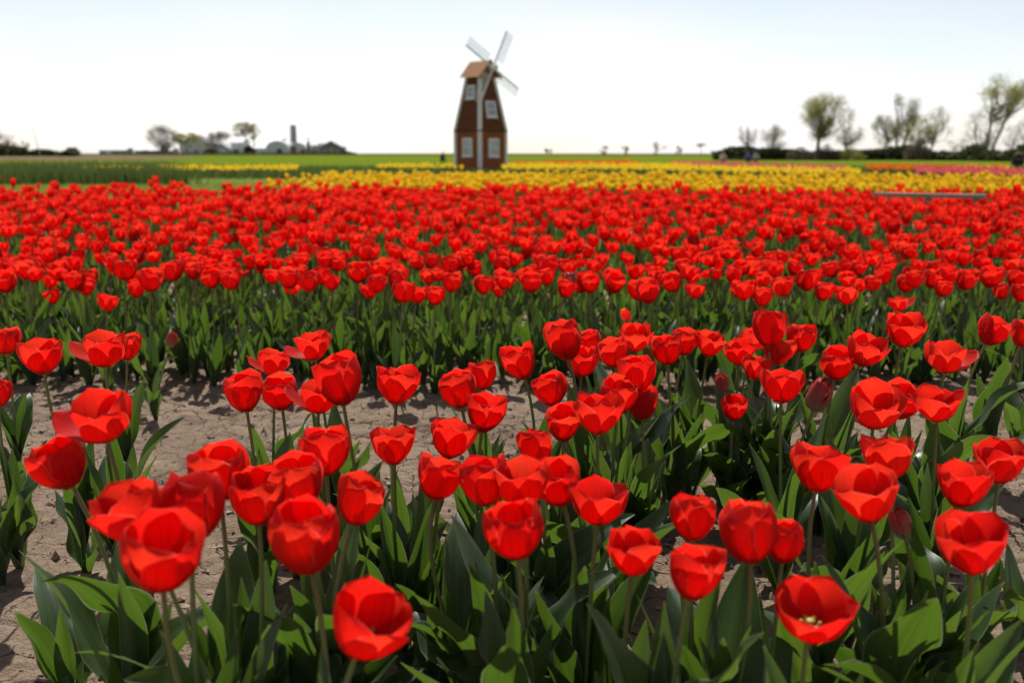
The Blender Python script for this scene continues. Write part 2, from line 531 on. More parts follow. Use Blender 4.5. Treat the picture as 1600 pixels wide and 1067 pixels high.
gx = spaced(-2500, 2500, -2.35, 2.35, 0.0085, 36)
gy = spaced(-60, 4500, 0.9, 4.3, 0.0085, 44)
GX, GY = np.meshgrid(gx, gy, indexing='ij')
GZ = soil_height(GX, GY)
ground = add('ground', mesh_np('ground', np.stack([GX, GY, GZ], -1).reshape(-1, 3), grid_faces(len(gx), len(gy))[:, ::-1], None, M_soil))
tag(ground, kind='structure')


def sheet(name, pts, z, mat):
    V = [(p[0], p[1], z) for p in pts]
    me = bpy.data.meshes.new(name); me.from_pydata(V, [], [tuple(range(len(V)))]); me.update(); me.materials.append(mat)
    o = add(name, me); tag(o, kind='structure')
    return o


def gp(u, v, z=0.0):
    p = at_height(u, v, z)
    return (p[0], p[1])


sheet('grass_strip', [(-60, 15.3), (-1.0, 15.0), (4.5, 14.6), (11, 13.2), (40, 12.0), (70, 46), (-70, 46)], 0.004, M_grass)
sheet('crop_field', [(-400, 46.5), (400, 46.5), (900, 700), (-900, 700)], 0.008, M_field)
sheet('verge', [(-1600, 565), (1600, 565), (2400, 4000), (-2400, 4000)], 0.45, M_tan)
sheet('rough_verge', [(-90, 130), (-48, 130), (-130, 440), (-400, 440)], 0.016, M_tan)

# ------------------------------------------------------------------ tulip parts


def petal_grid(rng, L, W, a_mid, a_end, r0, wrap, nu, nv, inner=False, reflex=0.0, tip=0.5, splay=0.0):
    v = np.linspace(0, 1, nv)
    a0 = R(72) if not inner else R(64)
    # steep flare at the base, then a long gentle curve up to the tip
    ph = np.where(v < 0.22, a0 + (a_mid - a0) * (v / 0.22) ** 0.8, a_mid + (a_end - a_mid) * ((np.maximum(v, 0.22) - 0.22) / 0.78) ** 1.15)
    ph = ph + splay * np.clip(v * 2.2, 0, 1)
    dv = np.gradient(v) * L
    r = r0 + np.concatenate([[0], np.cumsum(np.sin(ph)[:-1] * dv[1:])])
    z = np.concatenate([[0], np.cumsum(np.cos(ph)[:-1] * dv[1:])])
    x = (v - 0.60) / np.where(v < 0.60, 0.60, 0.40)
    w = W * np.where(v < 0.60, 0.34 + 0.66 * (1 - np.abs(x) ** 2.0) ** 0.9, (1 - np.abs(x) ** 2.9) ** 0.50)
    w = np.maximum(w, W * 0.03)
    u = np.linspace(-1, 1, nu)
    U, Vv = np.meshgrid(u, v, indexing='ij')
    rr = np.maximum(r * wrap, 0.012)
    s = U * w[None, :]
    th = s / rr[None, :]
    th = np.clip(th, -1.35, 1.35)
    rad = r[None, :] - rr[None, :] * (1 - np.cos(th))
    tan = rr[None, :] * np.sin(th)
    ph1, ph2, k = rng.uniform(0, 6.3), rng.uniform(0, 6.3), rng.uniform(1.2, 2.2)
    wav = 0.0026 * np.abs(U) ** 3 * np.sin(2 * math.pi * k * Vv + np.where(U > 0, ph1, ph2)) * np.clip(Vv * 2, 0, 1)
    rib = 0.0006 * np.exp(-(U / 0.22) ** 2) * np.sin(math.pi * Vv)
    rad = rad + wav + rib + reflex * np.clip((Vv - 0.6) / 0.4, 0, 1) ** 2 * (0.4 + 0.6 * U ** 2)
    zz = z[None, :] + 0 * U
    # slight notches and point along the tip rim
    zz = zz + np.clip((Vv - 0.75) / 0.25, 0, 1) ** 2 * (0.0028 * tip * np.exp(-(U / 0.25) ** 2) + 0.0010 * np.sin(5 * U + ph1))
    P = np.stack([rad, tan, zz], -1).reshape(-1, 3)
    UV = np.stack([(U + 1) / 2, Vv], -1).reshape(-1, 2)
    return P, UV


TYPES = {  # length, half width, mid angle, end angle, wrap, reflex
    'bud':    dict(hw=1.5, L=0.056, W=0.018, am=14, ae=-32, wrap=1.0, rf=0.0),
    'goblet': dict(hw=1.14, L=0.080, W=0.036, am=34, ae=-26, wrap=1.02, rf=0.0),
    'cup':    dict(hw=1.0, L=0.072, W=0.036, am=41, ae=-21, wrap=1.04, rf=0.0008),
    'open':   dict(hw=0.84, L=0.070, W=0.035, am=46, ae=-6, wrap=1.10, rf=0.0012),
    'wide':   dict(hw=0.72, L=0.070, W=0.036, am=51, ae=4, wrap=1.22, rf=0.002),
    'splay':  dict(hw=0.80, L=0.070, W=0.034, am=46, ae=-4, wrap=1.10, rf=0.0012),
}


def petal_set(kind, rng, nu, nv):
    t = TYPES[kind]
    out = []
    for i in range(6):
        inner = i % 2 == 1
        am = R(t['am'] + rng.uniform(-5, 5) - (5 if inner else 0))
        ae = R(t['ae'] + rng.uniform(-10, 9) - (2 if inner else 0))
        L = t['L'] * rng.uniform(0.91, 1.06) * (1.03 if inner else 1.0)
        W = t['W'] * rng.uniform(0.94, 1.06) * (0.97 if inner else 1.0)
        sp = 0.0
        if kind == 'splay' and i == 0:
            sp = R(rng.uniform(20, 27)); L *= 1.08; W *= 0.82
        P, UV = petal_grid(rng, L, W, am, ae, 0.004 if not inner else 0.003, t['wrap'] * (1.0 if sp == 0 else 1.15), nu, nv, inner, t['rf'], rng.uniform(0, 1), sp)
        a = i * math.pi / 3 + (rng.uniform(-0.12, 0.12) if i else 0)
        c, s = math.cos(a), math.sin(a)
        P = P @ np.array([[c, s, 0], [-s, c, 0], [0, 0, 1]])
        out.append((P, UV))
    allp = np.vstack([p for p, _ in out if True])
    core = np.vstack([p for k, (p, _) in enumerate(out) if not (kind == 'splay' and k == 0)])
    width = (np.ptp(core[:, 0]) + np.ptp(core[:, 1])) / 2
    zs = t['hw'] * width / core[:, 2].max()
    return [(p * np.array([1, 1, zs]), uv) for p, uv in out]


def make_core(name):
    b = MB()
    b.tube([(0, 0, -0.003), (0, 0, 0.004), (0, 0, 0.022), (0, 0, 0.027)], [0.0035, 0.005, 0.004, 0.0055], 8)
    for i in range(6):
        a = i * math.pi / 3
        b.tube([(0.004 * math.cos(a), 0.004 * math.sin(a), 0.002), (0.009 * math.cos(a), 0.009 * math.sin(a), 0.014), (0.011 * math.cos(a), 0.011 * math.sin(a), 0.026)], [0.001, 0.0013, 0.0022], 5)
    return b.mesh(name, M_pistil, True)


CORE = make_core('flower_core')
BLOOMS = {}
rngp = np.random.default_rng(5)
for kind, count in (('bud', 2), ('goblet', 3), ('cup', 4), ('open', 4), ('wide', 3), ('splay', 3)):
    BLOOMS[kind] = []
    for k in range(count):
        ps = petal_set(kind, rngp, 11, 13)
        allp = np.vstack([p for p, _ in ps])
        width = (np.ptp(allp[:, 0]) + np.ptp(allp[:, 1])) / 2
        height = allp[:, 2].max()
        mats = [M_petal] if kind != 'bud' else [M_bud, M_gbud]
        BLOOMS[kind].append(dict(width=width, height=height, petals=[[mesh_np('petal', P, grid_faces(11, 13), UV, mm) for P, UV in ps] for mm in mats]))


def leaf_grid(rng, L, W, nu, nv, a0, a1, twist, wave, fold0=60, fold1=14):
    t = np.linspace(0, 1, nv)
    al = a0 + (a1 - a0) * t ** 1.6
    dt = L / (nv - 1)
    cx = np.concatenate([[0], np.cumsum(np.sin(al)[:-1] * dt)])
    cz = np.concatenate([[0], np.cumsum(np.cos(al)[:-1] * dt)])
    w = W * np.where(t < 0.42, 0.42 + 0.58 * np.sin(np.clip(t / 0.42, 0, 1) * math.pi / 2), np.cos(np.clip((t - 0.42) / 0.58, 0, 1) * math.pi / 2) ** 0.85)
    w = np.maximum(w, 0.0008)
    fold = R(fold1) + (R(fold0) - R(fold1)) * np.exp(-t * 3.4)
    u = np.linspace(-1, 1, nu)
    U, T = np.meshgrid(u, t, indexing='ij')
    s = U * w[None, :]
    p1, p2, k = rng.uniform(0, 6.3), rng.uniform(0, 6.3), rng.uniform(0.9, 2.0)
    lift = np.abs(s) * np.sin(fold)[None, :] + wave * w[None, :] * U ** 2 * np.sin(2 * math.pi * k * T + np.where(U > 0, p1, p2)) * np.sin(math.pi * T)
    lat = s * np.cos(fold)[None, :]
    tw = twist * T ** 1.5
    la = lat * np.cos(tw) - lift * np.sin(tw)
    li = lat * np.sin(tw) + lift * np.cos(tw)
    X = cx[None, :] - li * np.cos(al)[None, :]
    Z = cz[None, :] + li * np.sin(al)[None, :]
    sway = rng.uniform(-0.025, 0.025) * T ** 2
    P = np.stack([X + 0.006, la + sway, Z], -1).reshape(-1, 3)
    UV = np.stack([(U + 1) / 2, T], -1).reshape(-1, 2)
    return P, UV


rngl = np.random.default_rng(21)
LEAVES_LOW, LEAVES_UP = [], []
for k in range(12):     # broad lower leaves that bend outwards
    P, UV = leaf_grid(rngl, rngl.uniform(0.20, 0.27), rngl.uniform(0.028, 0.040), 9, 17, R(rngl.uniform(8, 22)), R(rngl.uniform(38, 92)), R(rngl.uniform(-60, 60)), rngl.uniform(0.25, 0.65))
    LEAVES_LOW.append(mesh_np('leaf', P, grid_faces(9, 17), UV, M_leaf))
for k in range(10):     # narrower upright leaves
    P, UV = leaf_grid(rngl, rngl.uniform(0.18, 0.25), rngl.uniform(0.016, 0.026), 7, 15, R(rngl.uniform(3, 10)), R(rngl.uniform(10, 36)), R(rngl.uniform(-50, 50)), rngl.uniform(0.1, 0.35))
    LEAVES_UP.append(mesh_np('leaf', P, grid_faces(7, 15), UV, M_leaf))


def stem_mesh(P0, P1, axis, rad, n=8, seg=9):
    P0, P1, axis = map(np.asarray, (P0, P1, axis))
    h = np.linalg.norm(P1 - P0)
    c1 = P0 + np.array([0, 0, h * 0.4]); c2 = P1 - axis * h * 0.35
    t = np.linspace(0, 1, seg)[:, None]
    C = (1 - t) ** 3 * P0 + 3 * (1 - t) ** 2 * t * c1 + 3 * (1 - t) * t ** 2 * c2 + t ** 3 * P1
    V, Q = tube_np(C, np.linspace(rad * 1.15, rad, seg), n)
    UV = np.stack([np.tile(np.arange(n) / n, seg), np.repeat(np.linspace(0, 1, seg), n)], 1)
    return V, Q, UV


RT = random.Random(77)


def tulip(head, width, kind, label, group, base=None, yaw=None, tilt=None, leaves=4, bud_mat=0, name='tulip', cat='tulip', leaf_scale=1.0):
    """head: world position of the middle of the bloom; width: real bloom width"""
    var = RT.choice(BLOOMS[kind])
    sc = width / var['width']
    if kind == 'bud':
        sc = width / var['width']
    hgt = var['height'] * sc
    if tilt is None:
        tilt = (RT.gauss(0, 0.15), RT.gauss(-0.05, 0.13))
    axis = np.array([tilt[0], tilt[1], 1.0]); axis /= np.linalg.norm(axis)
    P1 = np.asarray(head) - axis * hgt * 0.5
    if base is None:
        base = (head[0] - tilt[0] * 0.22 + RT.gauss(0, 0.012), head[1] - tilt[1] * 0.22 + RT.gauss(0, 0.012))
    zb = float(soil_height(np.array([base[0]]), np.array([base[1]]))[0]) - 0.008
    root = empty(name, (base[0], base[1], zb), 0)
    tag(root, label, cat, group)
    loc1 = P1 - np.array([base[0], base[1], zb])
    V, Q, UV = stem_mesh((0, 0, 0), loc1, axis, 0.0031 * (0.8 + 0.25 * sc))
    add('stem', mesh_np('stem', V, Q, UV, M_stem), root)
    if yaw is None:
        yaw = RT.uniform(0, 6.283)
    q = Vector(axis).to_track_quat('Z', 'Y') @ Matrix.Rotation(yaw, 4, 'Z').to_quaternion()
    # keep the chosen yaw in world terms
    rot = (Vector((0, 0, 1)).rotation_difference(Vector(axis)) @ Matrix.Rotation(yaw, 4, 'Z').to_quaternion()).to_euler()
    fl = add('flower', CORE, root, loc1, rot, sc)
    pm = var['petals'][min(bud_mat, len(var['petals']) - 1)]
    for me in pm:
        add('petal', me, fl)
    height = loc1[2]
    a = RT.uniform(0, 6.283)
    lf = min(1.15, max(0.62, height / 0.37)) * leaf_scale
    for i in range(leaves):
        low = i < (leaves + 1) // 2
        me = RT.choice(LEAVES_LOW if low else LEAVES_UP)
        z = 0.0 if i < 2 else RT.uniform(0.005, 0.10) * lf
        t = z / max(height, 0.1)
        add('leaf', me, root, (loc1[0] * t * t * 0.6, loc1[1] * t * t * 0.6, z), (RT.gauss(0, 0.06), RT.gauss(0, 0.06), a), lf * RT.uniform(0.8, 1.12))
        a += 2.4 + RT.uniform(-0.5, 0.5)
    return root


W0 = {'bud': 0.026, 'goblet': 0.072, 'cup': 0.074, 'open': 0.084, 'wide': 0.092, 'splay': 0.098}


def solve(u, v, w, kind, H=0.41, sH=0.055, dmin=0.8, dmax=9.0):
    best = None
    d = ray(u, v)
    for D in np.linspace(dmin, dmax, 900):
        p = np.array([0, 0, CAM_H]) + d * D
        c = ((p[2] - H) / sH) ** 2 + ((w * D / FPX - W0[kind]) / 0.011) ** 2
        if best is None or c < best[0]:
            best = (c, p, w * D / FPX)
    return best[1], best[2]


# ---- the front bed, one entry for each bloom of the photograph: u, v, width in photo pixels, kind, label[, options]
FRONT = [
    (8, 531, 46, 'cup', 'red tulip cut off by the left picture edge, the upper of two there'),
    (-4, 612, 48, 'cup', 'red tulip cut off by the left picture edge, the lower of two there'),
    (65, 556, 70, 'open', 'open red tulip on a right-slanting stem near the left edge', dict(bdx=38)),
    (163, 545, 84, 'splay', 'red tulip with one petal drooping left, upper left, a second bloom touching it behind', dict(yaw=math.pi)),
    (199, 540, 46, 'cup', 'red tulip half hidden behind the drooping-petal bloom at upper left'),
    (158, 653, 116, 'splay', 'large open red tulip at left with a long petal stretched to the left', dict(yaw=math.pi)),
    (93, 723, 86, 'cup', 'cupped red tulip at left, below the one with the stretched petal'),
    (268, 530, 17, 'bud', 'small closed pale red bud on a low plant beside the rear bed', dict(H=0.27)),
    (340, 737, 94, 'cup', 'red tulip rising behind the big blurred cluster at lower left'),
    (207, 802, 118, 'open', 'blurred red tulip forming the left end of the lower left cluster'),
    (302, 788, 100, 'goblet', 'blurred red tulip in the middle of the lower left cluster'),
    (255, 867, 126, 'cup', 'biggest blurred red tulip in front of the lower left cluster', dict(bdx=70)),
    (381, 612, 64, 'cup', 'round red tulip at the left of a pair over bare soil', dict(bdx=22)),
    (438, 613, 57, 'cup', 'round red tulip at the right of a pair over bare soil', dict(bdx=12)),
    (427, 565, 64, 'splay', 'red tulip with a left-hanging petal just above the round pair', dict(yaw=math.pi)),
    (488, 540, 70, 'splay', 'red tulip with a left-hanging petal, nearest the rear bed left of centre', dict(yaw=math.pi)),
    (498, 620, 78, 'splay', 'wide red tulip tucked under the tall leaning one left of centre', dict(yaw=math.pi)),
    (530, 592, 74, 'goblet', 'tall red tulip leaning right with its stem slanting down to the right', dict(bdx=38, tilt=(-0.12, -0.05))),
    (508, 703, 80, 'cup', 'red tulip below the tall leaning one, left of the straight-stemmed tulip'),
    (621, 601, 73, 'open', 'open red tulip standing alone over the bare soil path'),
    (615, 695, 74, 'open', 'open red tulip on a long straight stem below the lone one', dict(bdx=8)),
    (402, 776, 92, 'cup', 'red tulip at the left of the blurred trio behind the tall goblet'),
    (463, 754, 92, 'cup', 'red tulip at the top of the blurred trio behind the tall goblet'),
    (475, 838, 110, 'goblet', 'large blurred goblet-shaped red tulip left of centre', dict(bdx=30)),
    (562, 780, 82, 'cup', 'red tulip right beside the large blurred goblet-shaped one'),
    (575, 978, 134, 'open', 'lowest red tulip in the picture, at the bottom left of centre', dict(H=0.38)),
    (715, 607, 62, 'cup', 'red tulip leaning left at the left end of the centre group', dict(tilt=(-0.2, -0.05))),
    (752, 585, 48, 'cup', 'small red tulip leaning right behind the left end of the centre group'),
    (758, 643, 66, 'cup', 'red tulip with a tilted cup under the two leaning ones at centre', dict(bdx=20)),
    (812, 565, 57, 'cup', 'red tulip on a thin stem standing free above the centre path', dict(bdx=18)),
    (859, 607, 55, 'cup', 'egg-shaped red tulip right of the free-standing centre one'),
    (705, 685, 76, 'open', 'open red tulip above the long blurred row at centre'),
    (686, 745, 73, 'cup', 'red tulip at the left end of the long blurred row at centre', dict(bdx=40)),
    (757, 750, 80, 'cup', 'second red tulip from the left in the long blurred row at centre'),
    (815, 757, 92, 'open', 'wide red tulip in the middle of the long blurred row at centre'),
    (872, 755, 76, 'cup', 'red tulip at the right of the long blurred row, beside the widest cup'),
    (805, 828, 94, 'cup', 'red tulip hanging below the long blurred row at centre', dict(tilt=(-0.1, -0.1))),
    (935, 787, 96, 'wide', 'wide open red tulip closing the long blurred row on its right'),
    (837, 698, 60, 'cup', 'crumpled red tulip peeking over the long blurred row'),
    (880, 662, 58, 'cup', 'red tulip at the lower left of the big centre bunch'),
    (935, 645, 80, 'open', 'large red tulip in the front of the big centre bunch', dict(bdx=18)),
    (968, 618, 60, 'cup', 'red tulip overlapped by the large bloom of the big centre bunch'),
    (993, 583, 62, 'cup', 'red tulip on top of the big centre bunch'),
    (1003, 628, 50, 'goblet', 'red tulip at the lower right of the big centre bunch'),
    (882, 530, 58, 'goblet', 'tall red tulip leaning left, first of the long back row', dict(tilt=(-0.25, -0.05))),
    (909, 565, 50, 'cup', 'red tulip just below the tall left-leaning one of the back row'),
    (921, 532, 36, 'cup', 'small red tulip squeezed between the first blooms of the back row'),
    (957, 550, 50, 'cup', 'red tulip in the back row directly left of the higher one'),
    (993, 528, 54, 'open', 'open red tulip higher than its neighbours in the back row centre'),
    (1042, 545, 50, 'cup', 'red tulip in the back row in front of two touching blooms', dict(bdx=20)),
    (1069, 533, 44, 'cup', 'red tulip in the back row behind the touching pair'),
    (1109, 537, 50, 'open', 'red tulip on a dark upright stem above the slim closed bud'),
    (990, 863, 88, 'open', 'red tulip with a clear rim standing alone right of centre bottom', dict(bdx=-12)),
    (1085, 893, 90, 'cup', 'red tulip low right of centre, under another of the same width', dict(bdx=-40)),
    (1084, 807, 74, 'cup', 'red tulip low right of centre, above another bloom', dict()),
    (1170, 828, 92, 'goblet', 'big egg-shaped red tulip right of centre with a slimmer one behind it', dict(bdx=-20)),
    (1225, 845, 62, 'goblet', 'slim red tulip overlapped by the big egg-shaped one'),
    (1268, 962, 122, 'wide', 'wide open red tulip at bottom right showing its yellow centre', dict(H=0.36, tilt=(0.02, -0.22))),
    (1147, 637, 41, 'cup', 'small compact red tulip on a short stem under the slim bud', dict(H=0.32)),
    (1129, 596, 21, 'bud', 'slim closed pinkish bud in the back row', dict(H=0.36)),
    (1280, 614, 37, 'bud', 'fat closed rose-red bud right of the large back row bloom', dict(H=0.36, W=0.042)),
    (1155, 550, 50, 'open', 'red tulip at the left of the dense back row bunch'),
    (1182, 573, 48, 'open', 'red tulip in the lower part of the dense back row bunch'),
    (1222, 600, 70, 'open', 'largest red tulip in front of the dense back row bunch', dict(bdx=16)),
    (1216, 548, 54, 'open', 'red tulip in the middle of the dense back row bunch'),
    (1202, 512, 54, 'goblet', 'topmost red tulip of the dense back row bunch'),
    (1178, 530, 46, 'open', 'red tulip peeping out left behind the topmost of the bunch'),
    (1253, 527, 47, 'cup', 'red tulip at the right end of the dense back row bunch'),
    (1308, 568, 53, 'cup', 'round red tulip right of the bunch, beside the fat bud'),
    (1353, 547, 64, 'open', 'broad red tulip touching the round one right of the bunch'),
    (1413, 517, 64, 'open', 'open red tulip high in the back row, on a bare slanting stem', dict(bdx=10)),
    (1478, 558, 74, 'splay', 'red tulip with a petal reaching right, near the right edge', dict(yaw=0.0)),
    (1552, 516, 49, 'cup', 'upright red tulip over a tall wrapped leaf near the right edge'),
    (1600, 521, 44, 'cup', 'red tulip cut off by the right picture edge beside the back row'),
    (1368, 637, 86, 'open', 'large red tulip overlapping another bloom in the right half'),
    (1408, 627, 60, 'cup', 'red tulip peeking out behind the large overlapping one at right'),
    (1465, 632, 78, 'wide', 'star-like wide open red tulip on a dark stem at right'),
    (1280, 730, 92, 'open', 'open red tulip on a long bent stem, left of the right-hand pair', dict(bdx=22)),
    (1387, 713, 88, 'open', 'red tulip at the back of the right-hand pair'),
    (1355, 775, 102, 'open', 'red tulip in front of the right-hand pair, above a hanging bud'),
    (1408, 814, 33, 'bud', 'dark red closed bud hanging to the left under the right-hand pair', dict(H=0.36, tilt=(-0.35, -0.05), bdx=30, W=0.034)),
    (1503, 757, 88, 'open', 'red tulip right of the pair with a bloom behind its right side'),
    (1563, 722, 82, 'open', 'red tulip at the right edge on a straight stem over bare soil'),
    (1518, 853, 112, 'open', 'large red tulip tilted left at lower right, near the right edge', dict(tilt=(-0.15, -0.15))),
    (1366, 902, 24, 'bud', 'unopened green-brown bud deep among the leaves at lower right', dict(H=0.24, bud=1)),
]
bed_xy = []
for row in FRONT:
    u, v, w, kind, label = row[:5]
    o = row[5] if len(row) > 5 else {}
    keep = W0[kind]
    if 'W' in o: W0[kind] = o['W']
    p, width = solve(u, v, w, kind, o.get('H', 0.41), 0.035 if 'H' in o else 0.055)
    W0[kind] = keep
    base = None
    if 'bdx' in o:
        D = np.linalg.norm(p - np.array([0, 0, CAM_H]))
        base = (p[0] + o['bdx'] * D / FPX, p[1] + RT.gauss(0, 0.015))
    tulip(p, width, kind, label, 'tulips of the front bed', base, o.get('yaw'), o.get('tilt'), (8 if u > 450 else 6) if kind != 'bud' else 4, o.get('bud', 0), leaf_scale=1.08)
    bed_xy.append((p[0], p[1]))

# leaf clumps without a bloom in view
for (u, v, label, sc) in [(2, 905, 'leafy tulip clump without a bloom at the left picture edge', 1.0), (110, 1085, 'leafy tulip clump with no bloom at the bottom left corner', 1.05),
                          (1585, 690, 'leafy tulip clump without a bloom at the right picture edge', 0.95), (1590, 1010, 'leafy tulip clump with no bloom at the bottom right corner', 1.0),
                          (690, 1075, 'leafy tulip clump without a bloom at the bottom, right of the lowest tulip', 0.9), (1130, 1085, 'leafy tulip clump without a bloom at the bottom, left of the wide open tulip', 0.9),
                          (850, 1085, 'broad-leaved tulip clump without a bloom at the bottom centre', 1.1)]:
    x, y = gp(u, v)
    zb = float(soil_height(np.array([x]), np.array([y]))[0]) - 0.008
    r0 = empty('tulip_leaf_clump', (x, y, zb)); tag(r0, label, 'plant', 'tulips of the front bed')
    a = RT.uniform(0, 6.28)
    for i in range(5):
        add('leaf', RT.choice(LEAVES_LOW if i < 3 else LEAVES_UP), r0, (0, 0, 0), (RT.gauss(0, 0.08), RT.gauss(0, 0.08), a), sc * RT.uniform(0.85, 1.15)); a += 2.4

# ---- the rear bed: hand-placed front edge, then individuals, then the mass
REAR = [
    (8, 441, 34, 'cup', 'red tulip of the rear bed at the left picture edge'), (42, 421, 40, 'open', 'broad red tulip of the rear bed near the left edge'),
    (92, 424, 38, 'open', 'broad red tulip of the rear bed, left of a round pair'), (117, 437, 36, 'cup', 'round red tulip of the rear bed, left one of a pair'),
    (135, 447, 30, 'cup', 'round red tulip of the rear bed, lower right one of a pair'), (168, 472, 34, 'open', 'red tulip hanging lower than all others at the left of the rear bed'),
    (195, 420, 37, 'cup', 'red tulip of the rear bed above right of the low-hanging one'), (236, 437, 39, 'cup', 'red tulip standing apart at the rear bed edge, right of the low-hanging one'),
    (270, 422, 35, 'cup', 'red tulip of the rear bed between two standing apart'), (299, 415, 30, 'cup', 'narrow red tulip of the rear bed left of a close pair'),
    (330, 435, 32, 'cup', 'left bloom of a close pair at the rear bed edge'), (360, 436, 35, 'cup', 'right bloom of a close pair at the rear bed edge'),
    (452, 434, 34, 'cup', 'left bloom of a trio at the rear bed edge'), (482, 439, 34, 'cup', 'middle bloom of a trio at the rear bed edge'), (503, 431, 30, 'cup', 'right bloom of a trio at the rear bed edge'),
    (560, 425, 35, 'cup', 'upright red tulip of the rear bed right of the trio'), (595, 420, 37, 'open', 'open red tulip of the rear bed left of two low ones'),
    (631, 455, 37, 'cup', 'left one of two low red tulips left of the windmill line'), (680, 461, 33, 'cup', 'right one of two low red tulips below the windmill'),
    (706, 440, 33, 'cup', 'red tulip of the rear bed just above right of the two low ones'), (756, 444, 32, 'cup', 'red tulip at the rear bed edge straight below the windmill'),
    (788, 437, 36, 'open', 'red tulip at the rear bed edge just right below the windmill'), (830, 441, 33, 'cup', 'red tulip at the rear bed edge at picture centre'),
    (855, 417, 34, 'cup', 'red tulip set back at picture centre in the rear bed'), (892, 436, 17, 'bud', 'small closed red bud at the rear bed edge'),
    (922, 443, 31, 'cup', 'red tulip of the rear bed right beside the small closed bud'), (961, 443, 33, 'cup', 'red tulip at the rear bed edge above a loose petal'),
    (1012, 454, 37, 'goblet', 'tall goblet-shaped red tulip at the rear bed edge'), (1050, 441, 32, 'cup', 'red tulip between the tall goblet and the low one of the rear bed'),
    (1086, 453, 32, 'open', 'low red tulip of the rear bed with a wide gap to its right'), (1162, 455, 36, 'open', 'red tulip at the left of a cluster after the gap in the rear bed'),
    (1191, 463, 32, 'cup', 'lowest red tulip of the cluster after the gap in the rear bed'), (1222, 447, 40, 'open', 'broad red tulip at the right of the cluster after the gap'),
    (1262, 437, 36, 'cup', 'red tulip above left of two low blooms in the right of the rear bed'), (1287, 454, 33, 'cup', 'left one of two low blooms in the right of the rear bed'),
    (1323, 461, 37, 'open', 'right one of two low blooms in the right of the rear bed'), (1379, 431, 28, 'cup', 'narrow red tulip of the rear bed above the ragged low one'),
    (1404, 474, 38, 'splay', 'ragged red tulip with a petal out to the right, low at the rear bed edge'), (1457, 436, 30, 'cup', 'red tulip starting the row right of the ragged one'),
    (1480, 432, 32, 'cup', 'second red tulip of the row right of the ragged one'), (1510, 437, 34, 'cup', 'third red tulip of the row right of the ragged one'),
    (1548, 432, 36, 'cup', 'red tulip of the rear bed near the right picture edge'), (1596, 456, 32, 'cup', 'red tulip of the rear bed cut by the right picture edge'),
]
rear_xy = []
for (u, v, w, kind, label) in REAR:
    p, width = solve(u, v, w, kind, 0.40, 0.035, 3.85, 6.0)
    tulip(p, width, kind, label, 'tulips of the rear bed', None, 0.0 if kind == 'splay' else None, None, 4)
    rear_xy.append((p[0], p[1]))


def far_edge(x):
    return 14.6 - 0.22 * x if x > -2 else 15.0


rr = random.Random(9)
cand = []
y = 3.98
row = 0
while y < 16.5:
    half = 0.54 * y + 0.5
    x = -half + rr.uniform(0, 0.1)
    while x < half:
        px, py = x + rr.gauss(0, 0.035), y + rr.gauss(0, 0.055)
        if py < far_edge(px) and py > 3.92 and vnoise(np.array([px]), np.array([py]), 0.5, 31)[0] > -0.30:
            cand.append((px, py))
        x += rr.uniform(0.12, 0.20)
    y += 0.185
cand = [c for c in cand if all((c[0] - q[0]) ** 2 + (c[1] - q[1]) ** 2 > 0.085 ** 2 for q in rear_xy)]
cand.sort(key=lambda c: c[1])
in_view = [c for c in cand if abs(c[0]) < 0.515 * c[1] + 0.08]
n_ind = 300 - len(FRONT) - len(REAR)
indiv = set(in_view[:n_ind])
kinds = ['cup'] * 6 + ['goblet'] * 1 + ['open'] * 5 + ['wide']
for (x, y) in in_view[:n_ind]:
    kind = rr.choice(kinds)
    h = min(0.47, max(0.31, rr.gauss(0.405, 0.032)))
    tulip((x, y, h), W0[kind] * rr.uniform(0.88, 1.12), kind, 'red tulip among the crowd inside the rear bed beyond the bare soil', 'tulips of the rear bed', None, None, None, 4)


# low cost plants for the mass, joined into one object
def template(kind, rng, pn=(5, 6), n_leaves=4, leaf_seg=(3, 6), stem_n=4, scale=1.0, petals=6, leaf_len=(0.19, 0.26), leaf_w=(0.018, 0.028)):
    V, Q, UV, MI = [], [], [], []
    off = 0
    h = 0.40
    ps = petal_set(kind, rng, *pn)
    if petals < 6: ps = ps[::2]
    hb = max(P[:, 2].max() for P, _ in ps)
    for P, uv in ps:
        q = grid_faces(*pn)
        V.append(P * scale + np.array([0, 0, h - hb * scale * 0.5])); Q.append(q + off); UV.append(uv); MI.append(np.zeros(len(q))); off += len(P)
    P, q, uv = stem_mesh((0, 0, -0.02), (0, 0, h - hb * scale * 0.5), (0, 0, 1), 0.0034, stem_n, 3)
    V.append(P); Q.append(q + off); UV.append(uv); MI.append(np.full(len(q), 1)); off += len(P)
    a = rng.uniform(0, 6.28)
    for i in range(n_leaves):
        P, uv = leaf_grid(rng, rng.uniform(*leaf_len), rng.uniform(*leaf_w), *leaf_seg, R(rng.uniform(4, 16)), R(rng.uniform(14, 75)), R(rng.uniform(-40, 40)), 0.2)
        c, s = math.cos(a), math.sin(a); a += 2.4
        P = P @ np.array([[c, s, 0], [-s, c, 0], [0, 0, 1]])
        q = grid_faces(*leaf_seg)
        V.append(P); Q.append(q + off); UV.append(uv); MI.append(np.full(len(q), 2)); off += len(P)
    return np.vstack(V), np.vstack(Q), np.vstack(UV), np.concatenate(MI)


